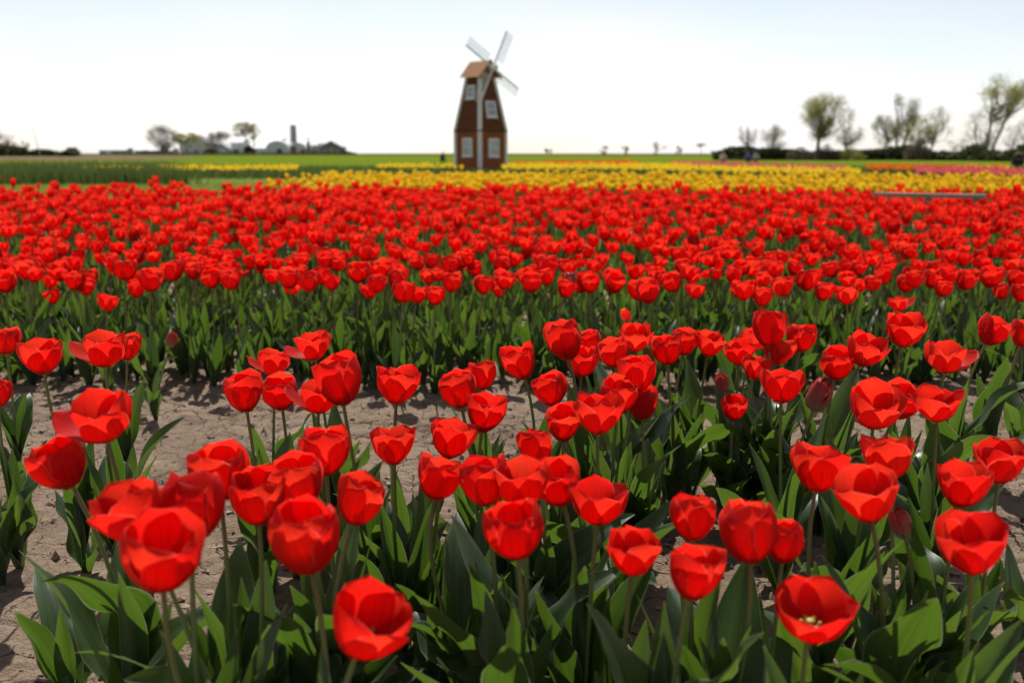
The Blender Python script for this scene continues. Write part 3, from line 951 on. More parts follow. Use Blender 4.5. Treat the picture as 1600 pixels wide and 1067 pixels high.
def scatter(name, pts, temps, mats, rng, label, cat, hvar=0.12, tilt=0.11, z=-0.012, smin=0.88, smax=1.12):
    V, Q, UV, MI = [], [], [], []
    off = 0
    for (x, y) in pts:
        tv, tq, tuv, tm = temps[rng.integers(len(temps))]
        a = rng.uniform(0, 6.283); c, s = math.cos(a), math.sin(a)
        k = rng.uniform(smin, smax)
        P = tv * k
        P = P @ np.array([[c, s, 0], [-s, c, 0], [0, 0, 1]])
        tx, ty = rng.normal(0, tilt, 2)
        P = P + P[:, 2:3] * np.array([[tx, ty, 0]])
        P[:, 2] *= 1 + rng.normal(0, hvar)
        V.append(P + np.array([x, y, z])); Q.append(tq + off); UV.append(tuv); MI.append(tm); off += len(tv)
    me = mesh_np(name, np.vstack(V), np.vstack(Q), np.vstack(UV), mats, np.concatenate(MI))
    o = add(name, me)
    tag(o, label, cat, None, 'stuff')
    return o


rg = np.random.default_rng(3)
rest = [c for c in cand if c not in indiv]
near_t = [template(k, rg, (5, 7), 4, (3, 7), 5) for k in ('cup', 'cup', 'open', 'open', 'goblet', 'wide', 'goblet', 'splay')]
far_t = [template(k, rg, (4, 5), 3, (3, 5), 3) for k in ('cup', 'cup', 'open', 'open', 'goblet', 'wide')]
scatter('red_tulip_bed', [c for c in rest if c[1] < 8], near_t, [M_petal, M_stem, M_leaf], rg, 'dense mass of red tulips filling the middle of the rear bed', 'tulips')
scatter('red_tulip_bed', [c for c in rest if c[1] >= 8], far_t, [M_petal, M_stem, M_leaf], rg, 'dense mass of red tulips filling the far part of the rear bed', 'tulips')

# extra low foliage between the rows of the rear bed
leaf_t = []
for k in range(5):
    V, Q, UV, MI = template('cup', rg, (3, 3), 5, (3, 6), 3)
    keep = MI == 2
    leaf_t.append((V, Q[keep], UV, np.zeros(keep.sum())))
pts = [(rr.uniform(-0.54 * yy - 0.4, 0.54 * yy + 0.4), yy) for yy in [3.98 + 5.0 * rr.random() ** 1.3 for _ in range(750)]]
scatter('tulip_foliage', pts, leaf_t, [M_leaf], rg, 'crowded green tulip leaves low in the rear bed', 'foliage')

# one loose petal caught on the leaves at the rear bed edge
p = at_y(973, 482, 3.95)
o = add('loose_petal', BLOOMS['open'][0]['petals'][0][0], None, (p[0], p[1], p[2]), (R(150), R(20), 0.6), 0.8)
tag(o, 'single loose red petal caught on leaves at the rear bed edge', 'petal')

# ---- yellow bed
ycand = []
y = 16.3
while y < 36:
    x0 = at_y(485 + (y - 16.3) * 3.5, 290, y)[0]
    x1 = 0.53 * y + 0.6
    x = x0 + rr.uniform(0, 0.3) - (rr.random() ** 3) * 1.2
    lim = 0.20 * max(0, x1)
    while x < x1:
        px, py = x + rr.gauss(0, 0.07), y + rr.gauss(0, 0.10) - 0.17 * max(0, x - 1)
        if py > 14.6 and py < 25.8 - 0.26 * max(0, px):
            ycand.append((px, py))
        x += rr.uniform(0.09, 0.21) * (1 + (y - 16) * 0.015)
    y += 0.26 + (y - 16.3) * 0.010
ycand.sort(key=lambda c: c[1])
yt = [template(k, rg, (4, 5), 3, (3, 4), 3, 1.12, 6) for k in ('cup', 'cup', 'open', 'goblet')]
yfar = [template(k, rg, (3, 4), 2, (3, 3), 3, 1.2, 6) for k in ('cup', 'open')]
yview = [c for c in ycand if abs(c[0]) < 0.515 * c[1]][:300]
yset = set(yview)
ymesh = [mesh_np('yellow_tulip', t[0], t[1], t[2], [M_yellow, M_stem, M_leaf], t[3]) for t in yt]
for (x, y) in yview:
    o = add('yellow_tulip', rr.choice(ymesh), None, (x, y, -0.008), (rr.gauss(0, 0.06), rr.gauss(0, 0.06), rr.uniform(0, 6.28)), rr.uniform(0.86, 1.1))
    tag(o, 'yellow tulip at the near side of the yellow bed behind the red ones', 'tulip', 'tulips of the yellow bed')
scatter('yellow_tulip_bed', [c for c in ycand if c not in yset and c[1] < 24], yt, [M_yellow, M_stem, M_leaf], rg, 'mass of yellow tulips in the middle of the yellow bed', 'tulips')
scatter('yellow_tulip_bed', [c for c in ycand if c not in yset and c[1] >= 24], yfar, [M_yellow, M_stem, M_leaf], rg, 'mass of yellow tulips at the far side of the yellow bed near the windmill', 'tulips')

# ---- far strips of other colours
ft = {}
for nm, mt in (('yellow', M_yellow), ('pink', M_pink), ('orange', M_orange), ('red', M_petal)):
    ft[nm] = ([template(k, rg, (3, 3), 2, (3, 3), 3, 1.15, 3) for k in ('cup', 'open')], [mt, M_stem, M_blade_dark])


def strip(colour, quad, n, label, thin=None):
    A, B, C, D = [np.array(gp(u, v, 0.4)) for u, v in quad]      # top left, top right, bottom right, bottom left
    pts = []
    for _ in range(n):
        a = rr.random(); b = rr.random()
        if thin and rr.random() > thin(a): continue
        far = A + (B - A) * a; near = D + (C - D) * a
        # spread evenly in picture height rather than in metres
        ka, kb = 1 / far[1], 1 / near[1]
        yy = 1 / (ka + (kb - ka) * b)
        t = (yy - far[1]) / (near[1] - far[1] + 1e-9)
        q = far + (near - far) * t
        pts.append((q[0], q[1]))
    temps, mats = ft[colour]
    scatter('%s_tulip_strip' % colour, pts, temps, mats, rg, label, 'tulips', 0.08, 0.06, 0.0)


strip('yellow', [(120, 260.5), (465, 260), (465, 262.5), (120, 263.5)], 620, 'far strip of yellow tulips on the left under the farm', lambda a: 0.25 + a * 1.2)
strip('orange', [(0, 252), (140, 254), (160, 262), (0, 256)], 40, 'scattered orange tulips over the tall green bed at far left')
strip('yellow', [(590, 257.5), (714, 256), (714, 260), (590, 260)], 260, 'far strip of yellow tulips left of the windmill')
strip('yellow', [(785, 256), (1080, 256), (1080, 262), (785, 262)], 1100, 'far strip of yellow tulips right of the windmill')
strip('orange', [(790, 253.2), (1000, 253.5), (1000, 255.5), (790, 255.5)], 420, 'thin far strip of orange tulips right of the windmill')
strip('yellow', [(1040, 258.5), (1345, 265), (1345, 269), (1040, 263.5)], 900, 'sparse far strip of yellow tulips under the pink one', lambda a: 0.75)
strip('pink', [(1050, 252.8), (1320, 261), (1320, 266), (1050, 256.8)], 1500, 'far strip of pink tulips slanting towards the hedge')
strip('orange', [(1355, 258.5), (1570, 261), (1570, 264.5), (1355, 261.5)], 700, 'far strip of orange tulips in front of the hedge at right')
strip('pink', [(1430, 263), (1620, 266.5), (1620, 270.5), (1430, 266.5)], 900, 'far strip of pink tulips at the right picture edge')
strip('yellow', [(1490, 259.8), (1575, 261), (1575, 264), (1490, 263)], 200, 'short far strip of yellow tulips at right')
strip('red', [(855, 251.3), (990, 251.3), (990, 252.6), (855, 252.6)], 160, 'very thin far strip of red tulips in the green field')

# ------------------------------------------------------------------ grass and tall foliage


def blades(name, n, place, hmin, hmax, wid, mat, label, cat, bend=0.35):
    V = np.zeros((n, 5, 3)); UVb = np.array([(0, 0), (1, 0), (0, 0.6), (1, 0.6), (0.5, 1)])
    for i in range(n):
        x, y = place(i)
        h = rr.uniform(hmin, hmax); a = rr.uniform(0, 6.28); b = rr.uniform(0, 6.28); k = rr.uniform(0, bend) * h
        dx, dy = math.cos(a) * wid, math.sin(a) * wid
        ex, ey = math.cos(b) * k, math.sin(b) * k
        V[i] = [(x - dx, y - dy, -0.01), (x + dx, y + dy, -0.01), (x - dx * 0.9 + ex * 0.35, y - dy * 0.9 + ey * 0.35, h * 0.6), (x + dx * 0.9 + ex * 0.35, y + dy * 0.9 + ey * 0.35, h * 0.6), (x + ex, y + ey, h)]
    base = np.arange(n)[:, None] * 5
    Q = base + np.array([[0, 1, 3, 2]]); T = base + np.array([[2, 3, 4]])
    o = add(name, mesh_np(name, V.reshape(-1, 3), [Q, T], np.tile(UVb, (n, 1)), mat))
    tag(o, label, cat, None, 'stuff')
    return o


def p_tall(i):
    y = 30.5 + 24 * rr.random() ** 1.6
    return (rr.uniform(-0.56 * y - 2, -0.335 * y + 0.9 * math.sin(y * 1.3) * rr.random() + rr.gauss(0, 0.25)), y)


blades('tall_foliage', 9000, p_tall, 0.30, 0.72, 0.014, M_blade_dark, 'bed of tall green leaves without flowers at far left', 'foliage', 0.25)


def p_mid(i):
    y = 36 + 22 * rr.random()
    return (rr.uniform(-0.36 * y, -0.02 * y + 1.5), y)


blades('dark_foliage_bed', 5500, p_mid, 0.25, 0.42, 0.016, M_blade_dark, 'dark green leaf bed without flowers left of the windmill', 'foliage')


def p_right(i):
    y = 32 + 30 * rr.random()
    return (rr.uniform(0.02 * y, 0.58 * y), y)


blades('right_foliage_bed', 6500, p_right, 0.22, 0.38, 0.016, M_blade_dark, 'green leaf beds between the coloured strips right of the windmill', 'foliage')


def p_grass(i):
    y = 15.3 + 16 * rr.random()
    return (rr.uniform(-0.56 * y, 0.02 * y - 1.0), y)


blades('short_grass', 14000, p_grass, 0.03, 0.09, 0.006, M_blade, 'short mown grass between the beds at left', 'grass', 0.6)

# ------------------------------------------------------------------ small things on the soil


def clods(n):
    V, F = [], []
    for i in range(n):
        y = 0.9 + 3.4 * rr.random(); x = rr.uniform(-0.56 * y - 0.2, 0.56 * y + 0.2)
        s = 0.0022 + 0.011 * rr.random() ** 4
        z = float(soil_height(np.array([x]), np.array([y]))[0])
        P = np.array([(1, 0, 0), (-1, 0, 0), (0, 1, 0), (0, -1, 0), (0, 0, 1), (0, 0, -1)], float)
        P = P * s * np.array([rr.uniform(0.7, 1.5), rr.uniform(0.7, 1.3), rr.uniform(0.5, 0.9)]) + np.random.default_rng(i).normal(0, s * 0.22, (6, 3))
        a = rr.uniform(0, 6.28); c, sn = math.cos(a), math.sin(a)
        P = P @ np.array([[c, sn, 0], [-sn, c, 0], [0, 0, 1]]) + np.array([x, y, z + s * 0.2])
        V.append(P); F.append(np.array([(0, 2, 4), (2, 1, 4), (1, 3, 4), (3, 0, 4), (2, 0, 5), (1, 2, 5), (3, 1, 5), (0, 3, 5)]) + 6 * i)
    o = add('soil_crumbs', mesh_np('soil_crumbs', np.vstack(V), np.vstack(F), None, M_clod, None, False))
    tag(o, 'small crumbs of dry earth strewn over the bare soil', 'soil', None, 'stuff')


clods(5500)


def stalk(u, v, length, ang, label, rad=0.0022, kink=0.02, mat=None):
    x, y = gp(u, v)
    z = float(soil_height(np.array([x]), np.array([y]))[0])
    b = MB()
    pts = [(math.cos(ang) * length * t + math.sin(ang) * kink * math.sin(t * 5), math.sin(ang) * length * t - math.cos(ang) * kink * math.sin(t * 5), 0.006 + 0.012 * math.sin(t * 3.1)) for t in np.linspace(-0.5, 0.5, 8)]
    b.tube(pts, np.linspace(rad * 1.2, rad * 0.5, 8), 6)
    o = add('dry_stalk', b.mesh('dry_stalk', mat or M_straw, True), None, (x, y, z))
    tag(o, label, 'stalk')


stalk(350, 851, 0.10, 0.25, 'pale dry stalk lying on the soil under the lower left cluster')
stalk(362, 822, 0.045, 1.0, 'short dry stalk bit lying just above the pale one', 0.0015)
stalk(660, 715, 0.11, 0.5, 'thin dry stalk on the bare path below the lone open tulip', 0.0012)
stalk(1512, 612, 0.11, 1.0, 'pale dry stalk on the soil at right below the right-reaching petal', 0.002)
stalk(1475, 905, 0.08, -0.6, 'dry straw on the soil at lower right beside the leaves', 0.0014)
st = random.Random(4)
V, Q = [], []
for i in range(260):
    y = 1.0 + 3.3 * st.random(); x = st.uniform(-0.55 * y, 0.55 * y); a = st.uniform(0, 6.28); l = st.uniform(0.008, 0.04)
    z = float(soil_height(np.array([x]), np.array([y]))[0]) + 0.003
    P, q = tube_np([(x, y, z), (x + l * 0.5 * math.cos(a), y + l * 0.5 * math.sin(a), z + 0.004), (x + l * math.cos(a), y + l * math.sin(a), z)], 0.0007, 3)
    V.append(P); Q.append(q + 9 * i)
o = add('straw_litter', mesh_np('straw_litter', np.vstack(V), np.vstack(Q), None, M_straw)); tag(o, 'fine bits of straw scattered on the soil', 'straw', None, 'stuff')

# board lying between the red and yellow beds
A = gp(1366, 304, 0.52); B = gp(1540, 307.5, 0.52)
bv = Vector((B[0] - A[0], B[1] - A[1], 0))
b = MB(); b.box(0, bv.length, -0.07, 0.07, -0.02, 0.02)
o = add('board', b.mesh('board', M_board), None, (A[0], A[1], 0.52), (0, 0, math.atan2(bv.y, bv.x)))
tag(o, 'long pale board lying between the red and the yellow bed at right', 'board')
for t in (0.08, 0.5, 0.92):
    b = MB(); b.box(-0.03, 0.03, -0.03, 0.03, -0.53, -0.0205)
    add('support', b.mesh('support', M_board), o, (bv.length * t, 0, 0))

# ------------------------------------------------------------------ windmill
WD = 48.0
wx = (752 - 800) / FPX * WD * 1.0
mill = empty('windmill', (wx, WD, 0), R(45))
tag(mill, 'small brown wooden windmill with white corner posts and white lattice sails', 'windmill')
S0, S1, S2 = 0.83, 0.86, 0.44           # half sides: base, skirt, top
Z1, Z2 = 1.93, 4.46


def course_walls(s_a, s_b, z_a, z_b, n, lap):
    b = MB()
    for i in range(n):
        t0, t1 = i / n, (i + 1) / n
        a0 = s_a + (s_b - s_a) * t0 + lap; a1 = s_a + (s_b - s_a) * t1
        z0, z1 = z_a + (z_b - z_a) * t0, z_a + (z_b - z_a) * t1
        c0 = [(-a0, -a0, z0), (a0, -a0, z0), (a0, a0, z0), (-a0, a0, z0)]
        c1 = [(-a1, -a1, z1), (a1, -a1, z1), (a1, a1, z1), (-a1, a1, z1)]
        b.prism(c0, c1)
    return b


add('lower_wall', course_walls(S0, S0, -0.05, Z1, 16, 0.012).mesh('lower_wall', M_siding), mill)
add('upper_wall', course_walls(S1, S2, Z1 + 0.06, Z2, 20, 0.014).mesh('upper_wall', M_shingle_wall), mill)
b = MB(); b.box(-S1 - 0.05, S1 + 0.05, -S1 - 0.05, S1 + 0.05, Z1, Z1 + 0.06)
add('skirt_board', b.mesh('skirt_board', M_trim_dark), mill)
for sx in (-1, 1):
    for sy in (-1, 1):
        b = MB()
        w = 0.075
        b.box(sx * S0 - w, sx * S0 + w, sy * S0 - w, sy * S0 + w, -0.05, Z1 - 0.002)
        add('corner_post', b.mesh('corner_post', M_white), mill)
        b = MB()
        w = 0.072
        q = lambda s, z: [(sx * s - w, sy * s - w, z), (sx * s + w, sy * s - w, z), (sx * s + w, sy * s + w, z), (sx * s - w, sy * s + w, z)]
        b.prism(q(S1 - 0.02, Z1 + 0.062), q(S2 - 0.01, Z2))
        add('corner_post', b.mesh('corner_post', M_white), mill)


def window(cx, z, w, h, face, tiltang, s_at):
    """window on local -y ('r') or -x ('l') face"""
    M = Matrix.Translation((0, 0, 0))
    if face == 'r':
        M = Matrix.Translation((cx, -s_at, z)) @ Matrix.Rotation(-tiltang, 4, 'X')
    else:
        M = Matrix.Translation((-s_at, -cx, z)) @ Matrix.Rotation(R(-90), 4, 'Z') @ Matrix.Rotation(-tiltang, 4, 'X')
    f = 0.09
    b = MB()
    for (x0, x1, z0, z1) in ((-w / 2, w / 2, h / 2 - f, h / 2), (-w / 2, w / 2, -h / 2, -h / 2 + f), (-w / 2, -w / 2 + f, -h / 2 + f, h / 2 - f), (w / 2 - f, w / 2, -h / 2 + f, h / 2 - f)):
        b.box(x0, x1, -0.06, 0.05, z0, z1)
    win = add('window', b.mesh('window', M_white), mill)
    win.matrix_local = M
    b = MB(); b.box(-w / 2 + f * 0.8, w / 2 - f * 0.8, -0.022, 0.0, -h / 2 + f * 0.8, h / 2 - f * 0.8)
    add('pane', b.mesh('pane', M_glass), win)
    b = MB(); b.box(-0.014, 0.014, -0.034, -0.024, -h / 2 + f, h / 2 - f); b.box(-w / 2 + f, w / 2 - f, -0.042, -0.0345, -0.02, 0.02)
    add('glazing_bar', b.mesh('glazing_bar', M_white), win)
    b = MB(); b.box(-w / 2 - 0.04, w / 2 + 0.04, -0.10, 0.0, -h / 2 - 0.05, -h / 2 - 0.002)
    add('sill', b.mesh('sill', M_white), win)


TA = math.atan2(S1 - S2, Z2 - Z1)


def s_upper(z):
    return S1 + (S2 - S1) * (z - Z1) / (Z2 - Z1)


window(0.02, 1.20, 0.66, 0.84, 'r', 0, S0 + 0.01)
window(0.02, 1.22, 0.66, 0.84, 'l', 0, S0 + 0.01)
window(-0.02, 2.94, 0.64, 0.74, 'r', TA, s_upper(2.94) + 0.01)
window(-0.02, 3.72, 0.54, 0.62, 'l', TA, s_upper(3.72) + 0.01)
# cap
EX, EZ, AZ, LY = 0.70, 4.38, 5.16, 0.68
for s in (-1, 1):
    b = MB()
    n = 6
    for i in range(n):
        t0, t1 = i / n, (i + 1) / n
        x0, x1 = s * (EX * (1 - t0)), s * (EX * (1 - t1)); z0, z1 = EZ + (AZ - EZ) * t0, EZ + (AZ - EZ) * t1
        nx, nz = s * 0.76, 0.65
        up = 0.035; 
        V = [(x0, -LY, z0), (x0, LY, z0), (x1, LY, z1), (x1, -LY, z1)]
        top = [(x0 + nx * up, -LY, z0 + nz * up), (x0 + nx * up, LY, z0 + nz * up), (x1 + nx * 0.012, LY, z1 + nz * 0.012), (x1 + nx * 0.012, -LY, z1 + nz * 0.012)]
        b.prism(V if s < 0 else V[::-1], top if s < 0 else top[::-1])
    add('roof_slope', b.mesh('roof_slope', M_roof), mill)
    b = MB()
    M = Matrix.Translation((s * EX / 2, -LY - 0.03, (EZ + AZ) / 2)) @ Matrix.Rotation(s * math.atan2(AZ - EZ, EX), 4, 'Y')
    ln = math.hypot(EX, AZ - EZ) / 2 + 0.03
    b.box(-ln, ln, -0.02, 0.02, -0.10, 0.02, M=M)
    add('barge_board', b.mesh('barge_board', M_gable), mill)
for sy in (-1, 1):
    b = MB()
    yy = sy * (LY - 0.12)
    b.prism([(-EX * 0.95, yy - 0.02, EZ + 0.02), (EX * 0.95, yy - 0.02, EZ + 0.02), (0, yy - 0.02, AZ - 0.03)], [(-EX * 0.95, yy + 0.02, EZ + 0.02), (EX * 0.95, yy + 0.02, EZ + 0.02), (0, yy + 0.02, AZ - 0.03)])
    add('gable', b.mesh('gable', M_gable), mill)
b = MB(); b.box(-S2 - 0.06, S2 + 0.06, -S2 - 0.06, S2 + 0.06, Z2 - 0.06, Z2 + 0.03)
add('cap_board', b.mesh('cap_board', M_white), mill)
# shaft, hub and sails
HZ, HY = 4.80, -0.86
b = MB(); b.tube([(0, -0.3, HZ), (0, HY - 0.12, HZ)], 0.07, 10)
add('shaft', b.mesh('shaft', M_white, True), mill)
b = MB(); b.tube([(0, HY - 0.09, HZ), (0, HY - 0.2, HZ), (0, HY - 0.24, HZ)], [0.15, 0.15, 0.06], 12)
add('hub', b.mesh('hub', M_white, False), mill)
for ang in (152, 62, -28, -118):
    M = Matrix.Translation((0, HY, HZ)) @ Matrix.Rotation(-R(ang), 4, 'Y')
    LN = 1.9
    b = MB(); b.box(0.0, LN, -0.03, 0.03, -0.035, 0.035)
    sail = add('sail', b.mesh('sail', M_white), mill)
    sail.matrix_local = M
    b = MB()
    for k in range(12):
        x = 0.48 + k * (LN - 0.52) / 11
        b.box(x - 0.011, x + 0.011, -0.046, -0.032, -0.42, 0.05)
    for zz in (-0.21, -0.405):
        b.box(0.46, LN - 0.02, -0.030, -0.016, zz - 0.013, zz + 0.013)
    add('lattice', b.mesh('lattice', M_white), sail)

# ------------------------------------------------------------------ trees


def tree(u, d, top, width, label, group, leafmat, seed, cb=0.35, leaves=2500, leaf=0.09, lean=0.0, stems=1, clumps=22, tr=None, low=1.0, name='tree'):
    """top: height of the tree in photo pixels, width: crown width in photo pixels, cb: where the crown starts (share of the height)"""
    r = random.Random(seed)
    rn = np.random.default_rng(seed)
    px = d / FPX
    H = top * px
    root = empty(name, ((u - 800) * px, d, 0)); tag(root, label, 'tree', group)
    rx, rz = width * px / 2, H * (1 - cb) / 2
    zc = H * (cb + 1) / 2
    trad = tr or H * 0.022
    b = MB()
    bases = [((k - (stems - 1) / 2) * trad * 2.4, (k - (stems - 1) / 2) * 0.5) for k in range(stems)]
    cl = []
    for k in range(clumps):
        while True:
            q = np.array([r.uniform(-1, 1), r.uniform(-1, 1), r.uniform(-1, 1)])
            n = np.linalg.norm(q)
            if 0.25 < n < 1: break
        q = q / n * n ** 0.5 * 0.93
        taper = 1.0 if q[2] > -0.2 else low
        cl.append(np.array([q[0] * rx * taper + lean * (zc + q[2] * rz), q[1] * rx * 0.9 * taper, zc + q[2] * rz]))
    fork = H * max(0.10, cb * 0.85)
    for (bx, bl) in bases:
        f = np.array([bx + lean * fork + bl * fork * 0.5, 0, fork])
        P = [np.array([bx, 0, -0.1]), np.array([bx + lean * fork * 0.4 + bl * fork * 0.2, r.gauss(0, 0.03), fork * 0.5]), f]
        b.tube(P, [trad * 1.15, trad * 0.95, trad * 0.8], 8, cap=False)
        # leader up through the crown
        lead = [f]
        for t in (0.25, 0.5, 0.75, 0.96):
            z = fork + (H * 0.97 - fork) * t
            lead.append(np.array([bx + lean * z + bl * z * 0.5 + r.gauss(0, rx * 0.10), r.gauss(0, rx * 0.10), z]))
        b.tube(lead, np.linspace(trad * 0.8, trad * 0.12, 5), 6, cap=False)
        mine = [c for i_, c in enumerate(cl) if i_ % stems == bases.index((bx, bl))]
        for c in mine:
            hz = max(fork, fork + (c[2] - fork) * r.uniform(0.15, 0.5))
            t = (hz - fork) / (H * 0.97 - fork) * 4
            i0 = min(int(t), 3)
            st_ = lead[i0] + (lead[i0 + 1] - lead[i0]) * (t - i0)
            m = (st_ + c) / 2 + np.array([(c[0] - st_[0]) * 0.18, 0, -0.06 * H * r.random()])
            b.tube([st_, m, c], [trad * 0.38, trad * 0.24, trad * 0.09], 5, cap=False)
            for _ in range(7):
                dv = rn.normal(0, 1, 3) * np.array([rx, rx, rz]) * 0.21 + np.array([0, 0, rz * 0.08])
                s0 = m + (c - m) * r.uniform(0.2, 1)
                b.tube([s0, s0 + dv * 0.5 + np.array([0, 0, 0.02 * H]), s0 + dv], [trad * 0.09, trad * 0.06, trad * 0.03], 3, cap=False)
    add('trunk', b.mesh('trunk', M_bark, True), root)
    if leaves:
        C0 = np.array(cl)
        wts = rn.uniform(0.3, 1.0, len(C0)); wts /= wts.sum()
        idx = rn.choice(len(C0), size=leaves, p=wts)
        C = C0[idx] + rn.normal(0, 1, (leaves, 3)) * np.array([rx, rx, rz]) * 0.17
        A = rn.normal(size=(leaves, 3)); A /= np.linalg.norm(A, axis=1)[:, None]
        Bv = np.cross(A, rn.normal(size=(leaves, 3))); Bv /= np.linalg.norm(Bv, axis=1)[:, None]
        sz = leaf * rn.uniform(0.6, 1.3, (leaves, 1))
        V = np.stack([C - A * sz, C + Bv * sz * 0.6, C + A * sz, C - Bv * sz * 0.6], 1).reshape(-1, 3)
        UV = np.tile(np.array([(0.5, 0), (1, 0.5), (0.5, 1), (0, 0.5)]), (leaves, 1))
        add('crown', mesh_np('crown', V, np.arange(leaves * 4).reshape(-1, 4), UV, leafmat), root)
    return root


HD = 140.0
pm = HD / FPX                       # metres per photo pixel at the hedge
G = 'trees along the hedge on the right'
tree(1161, HD, 60, 34, 'slim bare greyish tree at the left end of the hedge trees', G, M_bush_leaf, 1, 0.25, 1710, 0.06)
tree(1202, HD, 54, 50, 'low rounded tree with thin grey foliage beside the slim bare one', G, M_tree_grey, 2, 0.28, 3230, 0.07, 0.05)
tree(1268, HD - 4, 98, 86, 'tall tree with a broad yellow-green crown on a short forked trunk', G, M_tree_leaf, 3, 0.36, 9880, 0.085, 0.06, 1, 34, 0.26, 0.6)
tree(1311, HD + 6, 80, 48, 'thin pale green tree right beside the broad-crowned one', G, M_tree_grey, 4, 0.22, 2850, 0.07, 0.09)
tree(1370, HD, 72, 44, 'left tree of a close group of four with sparse green leaves', G, M_tree_grey, 5, 0.25, 3610, 0.075, 0.02)
tree(1394, HD + 3, 98, 52, 'tallest pointed tree in the close group of four', G, M_tree_grey, 6, 0.28, 4940, 0.075, 0.04, 2, 26)
tree(1420, HD - 2, 62, 42, 'shorter olive-leaved tree in the close group of four', G, M_tree_leaf, 7, 0.25, 2850, 0.075, 0.05)
tree(1440, HD, 80, 48, 'right tree of the close group, leaning to the right', G, M_tree_grey, 8, 0.28, 3230, 0.07, 0.20)
tree(1477, HD, 34, 38, 'little bare umbrella-shaped tree between the tree groups', G, M_tree_grey, 9, 0.45, 494, 0.06, 0.1, 1, 9)
tree(1530, HD - 12, 128, 84, 'tallest leaning tree with two long trunks at the right edge', G, M_tree_leaf, 10, 0.46, 6840, 0.085, 0.20, 2, 32, 0.2, 0.7)
tree(1520, HD - 8, 74, 56, 'brownish bare tree at the foot of the tall leaning one', G, M_bush_leaf, 11, 0.18, 2470, 0.07, -0.05, 2)
tree(1566, HD - 5, 62, 38, 'thin bare tree between the tall leaning one and the right edge', G, M_tree_grey, 12, 0.3, 570, 0.06, 0.08, 1, 14)
tree(1600, HD - 5, 72, 56, 'sparse tree cut by the right picture edge', G, M_tree_grey, 13, 0.3, 1710, 0.07)
G2 = 'small far trees on the horizon'
for i, (u, h, w, lab) in enumerate([(856, 9, 12, 'tiny tree right of the windmill base on the horizon'), (940, 14, 13, 'small grey tree on the horizon right of the windmill'), (973, 14, 11, 'second small grey tree on the horizon right of the windmill'),
                                 (1022, 19, 28, 'rounded grey-green tree on the horizon right of the windmill'), (1056, 12, 11, 'tiny tree on the horizon left of the T-shaped one'), (1090, 17, 17, 'flat-topped T-shaped little tree on the horizon')]):
    tree(u, 420.0, h + 2, w, lab, G2, M_tree_grey, 40 + i, 0.15 if i != 5 else 0.72, 700, 0.16, 0, 1, 10)


def leaf_mass(name, u0, u1, d0, d1, hfun, n, mat, label, cat, leaf=0.16, group=None, thick=1.2, floor=-0.1, stems=True):
    rn = np.random.default_rng(int(abs(u0) * 7 + u1))
    t = rn.random(n)
    u = u0 + (u1 - u0) * t; d = d0 + (d1 - d0) * t
    X = (u - 800) / FPX * d
    top = np.array([hfun(a) for a in u])
    zz = rn.random(n) ** 0.75
    Yy = d + rn.normal(0, thick * 0.5, n) * np.sqrt(np.clip(1 - zz * 0.6, 0, 1))
    C = np.stack([X + rn.normal(0, 0.2, n), Yy, floor + top * zz], 1)
    x0 = float((u0 + u1) / 2 - 800) / FPX * (d0 + d1) / 2; y0 = (d0 + d1) / 2
    C -= np.array([x0, y0, 0])
    A = rn.normal(size=(n, 3)); A /= np.linalg.norm(A, axis=1)[:, None]
    Bv = np.cross(A, rn.normal(size=(n, 3))); Bv /= np.linalg.norm(Bv, axis=1)[:, None]
    s = leaf * rn.uniform(0.6, 1.4, (n, 1))
    V = np.stack([C - A * s, C + Bv * s * 0.65, C + A * s, C - Bv * s * 0.65], 1).reshape(-1, 3)
    UV = np.tile(np.array([(0.5, 0), (1, 0.5), (0.5, 1), (0, 0.5)]), (n, 1))
    root = empty(name, (x0, y0, 0)); tag(root, label, cat, group)
    add('foliage', mesh_np('foliage', V, np.arange(n * 4).reshape(-1, 4), UV, mat), root)
    if stems:
        b = MB()
        for k in range(max(3, int(abs(X.max() - X.min()) / 1.2))):
            i = rn.integers(n)
            c = C[i]
            b.tube([(c[0], c[1], -0.1), (c[0] + rn.normal(0, 0.2), c[1], top[i] * 0.5), (c[0] + rn.normal(0, 0.4), c[1], top[i] * 0.95)], [0.05, 0.04, 0.015], 4)
        add('stem', b.mesh('stem', M_bark, True), root)
    return root


def hh(a):
    return (1.35 + 0.9 * float(vnoise(np.array([a]), np.array([0.0]), 26, 51)[0]) + 0.5 * float(vnoise(np.array([a]), np.array([3.0]), 7, 52)[0])) * 1.0


leaf_mass('hedge', 1110, 1215, HD + 2, HD, lambda a: hh(a) * 1.15, 4200, M_hedge_leaf, 'low dark hedge under the slim bare tree at the far right field edge', 'hedge')
leaf_mass('hedge', 1210, 1345, HD, HD - 2, lambda a: hh(a) * 1.15, 5200, M_hedge_leaf, 'dark hedge under the broad-crowned tree', 'hedge')
leaf_mass('hedge', 1340, 1480, HD - 2, HD - 10, lambda a: hh(a) * 1.3, 5600, M_hedge_leaf, 'dark hedge under the close group of four trees', 'hedge')
leaf_mass('hedge', 1470, 1640, HD - 10, HD - 40, lambda a: hh(a) * 1.15 + max(0, (a - 1560)) * 0.012, 7200, M_hedge_leaf, 'dark hedge running to the right picture edge under the tall leaning tree', 'hedge')
leaf_mass('shrub', 1225, 1262, HD - 6, HD - 6, lambda a: 1.9 - abs(a - 1243) * 0.05, 900, M_bush_leaf, 'brown leafless shrub left of the broad-crowned tree trunk', 'shrub', 0.12)
leaf_mass('shrub', 1266, 1300, HD - 7, HD - 7, lambda a: 2.2 - abs(a - 1282) * 0.07, 900, M_bush_leaf, 'reddish-brown shrub at the foot of the broad-crowned tree', 'shrub', 0.12)
